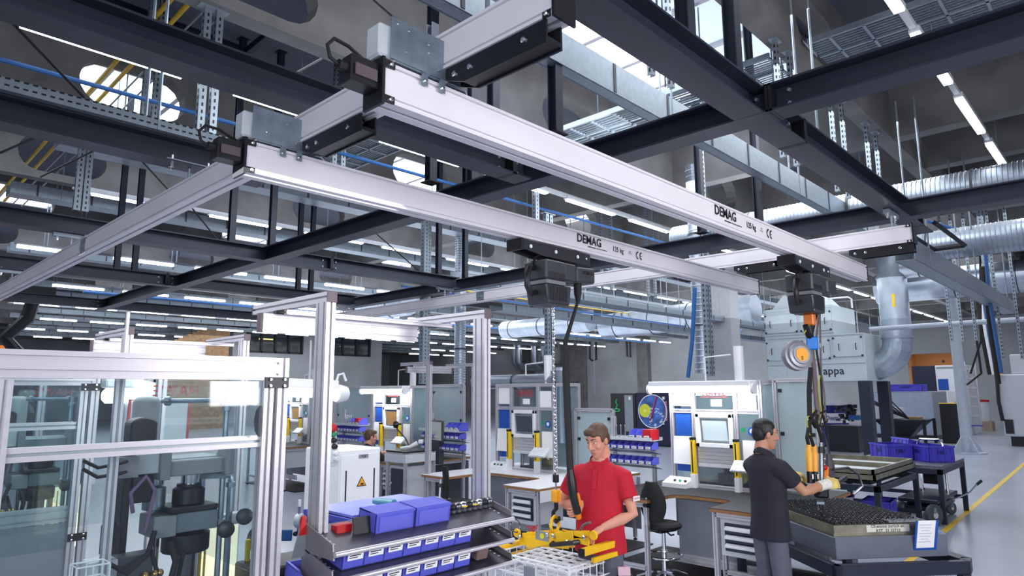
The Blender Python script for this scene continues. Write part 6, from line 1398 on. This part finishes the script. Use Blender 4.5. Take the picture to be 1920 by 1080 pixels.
t = thing('control_console', 'black slanted control console with a yellow stripe beside the pale column', 'console', (30.6, 5.7, 0)); q = B(); q.prism([(-.45, 0), (.45, 0), (.45, 1.25), (-.45, 1.5)], (30.6, 5.35, 0), (30.6, 6.05, 0), side=(1, 0, 0), up=(0, 0, 1)); q.build('console_body', BLACKP, t, bev=.02)
B().cb((30.2, 5.7, 1.49), (.12, .7, .03), rot('Y', 15)).build('yellow_stripe', YELP, t); q = B()
for k in range(6): q.lathe([(.03, 0), (.03, .03)], (30.45+.12*(k % 2), 5.45+.11*k, 1.42), 8)
q.build('console_button', GREEN, t); B().cb((30.6, 5.6, 1.75), (.1, .4, .4)).build('operator_screen', LGREY, t); B().tube((30.6, 5.6, 1.35), (30.6, 5.6, 1.6), .03).build('screen_arm', LGREY, t)
t = thing('machine_tool', 'white machine tool cabinet with a dark navy front panel', 'machine', (36.5, 9.0, 0)); xa = 36.0
ya, yb_, yc_ = at(1712, 720, x=xa).y, at(1757, 720, x=xa).y, at(1812, 720, x=xa).y; zt_ = at(1735, 686, x=xa).z
B().box(xa, yb_, 0, xa+2.5, ya, zt_).build('navy_panel', M('navy_panel', (40, 42, 62), .35), t); B().box(xa-.1, yc_, 0, xa+2.5, yb_, zt_).build('white_cabinet', WHITE, t, bev=.02)
q = B(); q.box(xa-.12, (yb_+yc_)/2+.1, 2.0, xa-.1, (yb_+yc_)/2+.5, 2.5); q.build('cabinet_sticker', BLUEB, t); B().box(xa-.12, yc_+.05, 2.98, xa-.1, yb_-.05, 3.04).build('cabinet_seam', MGREY, t); q = B()
for k in range(2): q.lathe([(.06, 0), (.06, .04)], (xa-.1, (yb_+yc_)/2-.5+.7*k, 3.3), 10, (-1, 0, 0))
q.build('cabinet_knob', BLACKP, t)
crate('small blue crate on the grey enclosure far right', (32.6, 7.6, 1.95), .9, 1.2, .3)
t = thing('steel_column', 'pale round steel column with flared foot at the right', 'column', (25.98, 4.55, 0)); B().lathe([(.16, 0), (.16, 6.0)], (25.98, 4.55, 0), 18).build('shaft', M('pale_column', (178, 186, 198), .4), t, smooth=True)
B().lathe([(.55, 0), (.55, .04)], (25.98, 4.55, 0), 8).build('base_plate', M('pale_column'), t); q = B()
for k in range(4): a = PI/4+PI/2*k; d_ = Vector((math.cos(a), math.sin(a), 0)); q.prism([(.0, 0), (.5, 0), (.16, .5), (0, .5)], Vector((25.98, 4.55, .04))-d_.cross(Vector((0, 0, 1)))*.02, Vector((25.98, 4.55, .04))+d_.cross(Vector((0, 0, 1)))*.02, side=d_)
q.build('stiffener', M('pale_column'), t)
t = thing('step_ladder', 'aluminium ladder leaning at the right wall', 'ladder', (36.5, 6.0, 0))
for y in (5.75, 6.15): B().cb((36.5, y, 1.65), (.08, .05, 3.3)).build('stile', ALU, t)
q = B()
for k in range(7): q.box(36.46, 5.75, .4+.42*k, 36.54, 6.15, .45+.42*k)
q.build('rung', ALU, t); B().box(36.1, 5.7, .4, 36.45, 6.2, .44).build('tread', BIN2, t)
t = thing('white_canister', 'white canister with a red lid on a carton by the right wall', 'canister', (40.5, 6.3, .45)); B().lathe([(.3, .45), (.32, .5), (.32, 1.4), (.2, 1.45)], (40.5, 6.3, 0), 18).build('body', WHITE, t, smooth=True); B().lathe([(.34, 1.4), (.34, 1.5), (.1, 1.52)], (40.5, 6.3, 0), 18).build('lid', RED, t)
tag(B().box(40.1, 5.9, 0, 40.9, 6.8, .45).build('carton', M('carton', (170, 150, 132), .8)), 'brown carton under the white canister by the right wall', 'carton')
t = thing('grey_machine', 'big pale grey machine housing cut by the right picture edge', 'machine', (31, 2.5, 0)); xg = 30.0; yl_ = at(1876, 750, x=xg).y; zt_ = at(1885, 702, x=xg).z; z2_ = at(1885, 664, x=xg).z
PGR = M('pale_machine', (182, 188, 194), .4, 0, .03)
B().box(xg, yl_-3, .35, xg+4, yl_, zt_).build('housing', PGR, t, bev=.03); B().box(xg+.5, yl_-3, zt_, xg+4, yl_-.35, z2_).build('upper_housing', PGR, t, bev=.03); B().box(xg+.2, yl_-3, .0, xg+3.6, yl_-.15, .35).build('plinth', BLACKP, t)
B().box(xg-.02, yl_-.3, .45, xg, yl_-.05, .95).build('vent', BLACKP, t); B().box(xg+.47, yl_-1.2, zt_+.3, xg+.5, yl_-.8, zt_+.7).build('window', M('green_window', (100, 130, 130), .2), t); q = B(); q.path([(xg-.03, yl_+.02, zt_+.1), (xg-.1, yl_+.05, 1.6), (xg-.05, yl_, .9)], .06, 8); q.build('cable_duct', BLACKP, t, smooth=True)
for k, (m_, lab) in enumerate(((RUBBER, 'black'), (WHITE, 'white'), (BLUE, 'blue'), (ORANGE, 'orange'))):
    pipe('drop_cable', '%s cable of the bundle dropping onto the pale grey machine at the right edge' % lab, [Vector((xg-.3, yl_+.35-.12*k, 5.9)), Vector((xg-.25, yl_+.3-.12*k, 4.0)), Vector((xg-.15, yl_+.22-.12*k, zt_+.0))], .06, m_, 'cable')
pipe('black_cable', 'black cable looping from the right bundle to the wall socket', [Vector((xg-.2, yl_+.5, 4.6)), at(1840, 700, x=xg), at(1815, 720, x=xg+2), at(1800, 724, x=xg+4)], .04, RUBBER, 'cable')
pipe('black_cable', 'thin black cable hanging straight beside the pale column', [at(1838, 480, x=24), at(1839, 640, x=24), at(1820, 700, x=26)], .03, RUBBER, 'cable')
# vending machines and a black board on the wall
xv = 22.0; y0, y1, y2 = at(1145, 760, x=xv).y, at(1192, 760, x=xv).y, at(1256, 760, x=xv).y
t = thing('snack_machine', 'black vending machine with a grey door strip and a green figure', 'vending machine', (xv+.4, (y0+y1)/2, 0)); B().box(xv, y1+.01, .05, xv+.8, y0, 1.95).build('housing', BLACKP, t, bev=.01); B().box(xv-.02, y1+.12, .5, xv, y1+.5, 1.88).build('door_strip', MGREY, t)
GN = M('green_print', (30, 190, 110), .5, 0, 0, emit=.3); q = B(); q.path([(xv-.01, y0-.3+.13*math.cos(a), 1.3+.05*math.sin(a)) for a in [2*PI*k/16 for k in range(16)]], .012, 6, closed=True); q.path([(xv-.01, y0-.3, 1.72), (xv-.01, y0-.25, 1.6), (xv-.01, y0-.33, 1.5), (xv-.01, y0-.27, 1.4), (xv-.01, y0-.3, 1.34)], .014, 6); q.build('green_figure', GN, t); B().box(xv+.1, y1+.1, 0, xv+.7, y0-.1, .05).build('plinth', BLACKP, t); B().box(xv-.03, y1+.2, 1.7, xv-.02, y1+.3, 1.82).build('keypad', WHITE, t)
t = thing('drinks_machine', 'dark blue vending machine with a big printed glass, lemon and straw', 'vending machine', (xv+.4, (y1+y2)/2, 0)); B().box(xv, y2, .05, xv+.8, y1-.01, 1.97).build('housing', M('vending_navy', (22, 24, 58), .3), t, bev=.01); B().box(xv+.1, y2+.1, 0, xv+.7, y1-.1, .05).build('plinth', BLACKP, t)
cy_, cz_ = (y1+y2)/2-.0, 1.28; q = B(); q.lathe([(.6, 0), (.6, .008)], (xv, cy_, cz_), 36, (-1, 0, 0)); q.build('print_disc', M('print_blue', (66, 104, 176), .4, 0, .6, 2.5), t); q = B(); q.path([(xv-.01, cy_+.61*math.cos(a), cz_+.61*math.sin(a)) for a in [2*PI*k/36 for k in range(36)]], .018, 6, closed=True); q.build('print_ring', WHITE, t)
q = B(); q.lathe([(.25, 0), (.25, .012)], (xv, cy_+.33, cz_+.02), 24, (-1, 0, 0)); q.build('print_lemon', M('lemon', (206, 208, 40), .5), t); q = B(); q.lathe([(.06, 0), (.06, .014)], (xv, cy_+.33, cz_+.02), 14, (-1, 0, 0)); q.build('print_lemon_core', M('lemon_light', (228, 230, 130), .5), t); q = B(); q.path([(xv-.015, cy_+.1, cz_-.35), (xv-.015, cy_-.2, cz_+.55)], .03, 6); q.build('print_straw', M('magenta_print', (170, 30, 100), .5), t)
q = B(); random.seed(9)
for k in range(34): a = random.random()*6.3; rr_ = .3+.28*random.random(); q.cb((xv-.013, cy_-.15+rr_*.7*math.cos(a), cz_-.25+rr_*.7*math.sin(a)), (.004, .03+.08*random.random(), .02+.05*random.random()), rot('X', random.random()*180))
q.build('print_splash', M('splash_print', (196, 214, 236), .4), t)
q = B()
for k in range(9): q.box(xv-.012, y2+.12, .95+.08*k, xv-.006, y2+.2, .99+.08*k+.02)
q.build('print_letters', M('pink_letters', (200, 120, 130), .5), t); B().box(xv-.015, y2+.2, 1.72, xv-.006, y2+.3, 1.82).build('coin_slot', WHITE, t)
a = at(1047, 715, x=24); c = at(1082, 765, x=24); t = thing('wall_screen', 'black panel mounted high behind the hoist chain', 'panel', (24, (a.y+c.y)/2, c.z)); B().box(24, c.y, c.z, 24.15, a.y, a.z).build('panel_body', BLACKP, t, bev=.01); B().tube((24.1, (a.y+c.y)/2, 0), (24.1, (a.y+c.y)/2, c.z), .05).build('panel_post', STEEL2, t)
for k, (px, py, z_) in enumerate(((1000, 690, 0), (1108, 690, 0))):
    pass
pipe('wall_pipe', 'black pipe loop on the right wall, left group', [at(1106, 620, x=43), at(1106, 672, x=43), at(1110, 676, x=43), at(1118, 674, x=43), at(1117, 620, x=43)], .08, BLACKP); pipe('wall_pipe', 'black pipe loop on the right wall, right group', [at(1174, 620, x=43), at(1176, 668, x=43), at(1182, 670, x=43), at(1180, 620, x=43)], .08, BLACKP)
for k, px in enumerate((965, 972, 1002, 1020, 1026)):
    p = at(px, 640, x=42); q_ = at(px+2, 688, x=42); pipe('wall_duct', 'pale vertical duct on the far wall, %s from the left' % ordw[k], [Vector((42, p.y, 6.6)), Vector((42, p.y, q_.z+.4)), Vector((42.4, p.y, q_.z)), Vector((44.8, p.y, q_.z))], .3, DUCT, 'duct', 12)
tag(B().tube(at(1113, 640, x=23), Vector((23, at(1113, 640, x=23).y, 1.95)), .02).build('cable_drop', MGREY), 'thin grey cable dropping to the socket left of the vending machines', 'cable')
# slatted timber screen far left and other distant items
x0, x1_ = at(322, 640, y=40).x, at(425, 640, y=40).x; z0_, z1_ = at(370, 668, y=40).z, at(370, 612, y=40).z; t = thing('timber_screen', 'distant screen of upright brown slats in front of the far window wall', 'screen', ((x0+x1_)/2, 40, 0))
for k in range(14): x = x0+(x1_-x0)*k/13; B().box(x-.12, 39.9, 0, x+.12, 40.1, z0_+(z1_-z0_)*min(1, .45+.55*k/8)).build('slat', M('timber', (150, 118, 84), .7, 0, .2), t)
t = thing('robot_arm', 'dark robot arm standing far behind the front cell at the left', 'robot', at(44, 668, y=20)*Vector((1, 1, 0)) if False else (at(44, 668, y=20).x, 20, 0)); xr_ = at(44, 668, y=20).x
B().lathe([(.35, 0), (.35, 1.6), (.25, 1.8), (.2, 2.9)], (xr_, 20, 0), 14).build('base_column', STEEL2, t); B().path([(xr_, 20, 2.9), (xr_-.4, 20, 3.4), (xr_, 20, 3.9), (xr_+.1, 20, 4.5)], .16, 8).build('arm', STEEL2, t); B().box(xr_-.3, 19.8, 4.4, xr_+.5, 20.2, 4.7).build('wrist', STEEL2, t)
tag(B().box(at(2, 660, y=24).x-.5, 23.8, 0, at(4, 660, y=24).x+.2, 24.2, at(4, 648, y=24).z).build('orange_post', ORANGE), 'orange machine post at the far left picture edge', 'post')
# ================================================================ LABELS: keep them short, number look-alikes along their row
_DANGLE = set('of the a an at in on and by to with under over above below behind beside between before from its left right first second third'.split())
def clip(s, n):
    w = s.split()
    if len(w) <= n: return s
    w = w[:n]
    while w and w[-1].strip(',').lower() in _DANGLE: w.pop()
    return ' '.join(w).rstrip(',')
def nth(k): return '%d%s' % (k, 'th' if 10 <= k % 100 <= 20 else {1: 'st', 2: 'nd', 3: 'rd'}.get(k % 10, 'th'))
_by = {}
for o in bpy.data.objects:
    if o.parent is None and 'label' in o:
        o['label'] = clip(o['label'], 16); _by.setdefault(o['label'], []).append(o)
def _px(o):
    v = o.location-Vector((0, 0, ZC)); d = v.dot(_f); return v.dot(_r)/d if d > .05 else -99
for lab, obs in _by.items():
    if len(obs) == 1: obs[0]['label'] = clip(lab, 16)
    else:
        for k, o in enumerate(sorted(obs, key=_px)): o['label'] = clip(lab, 12)+', %s from the left' % nth(k+1)
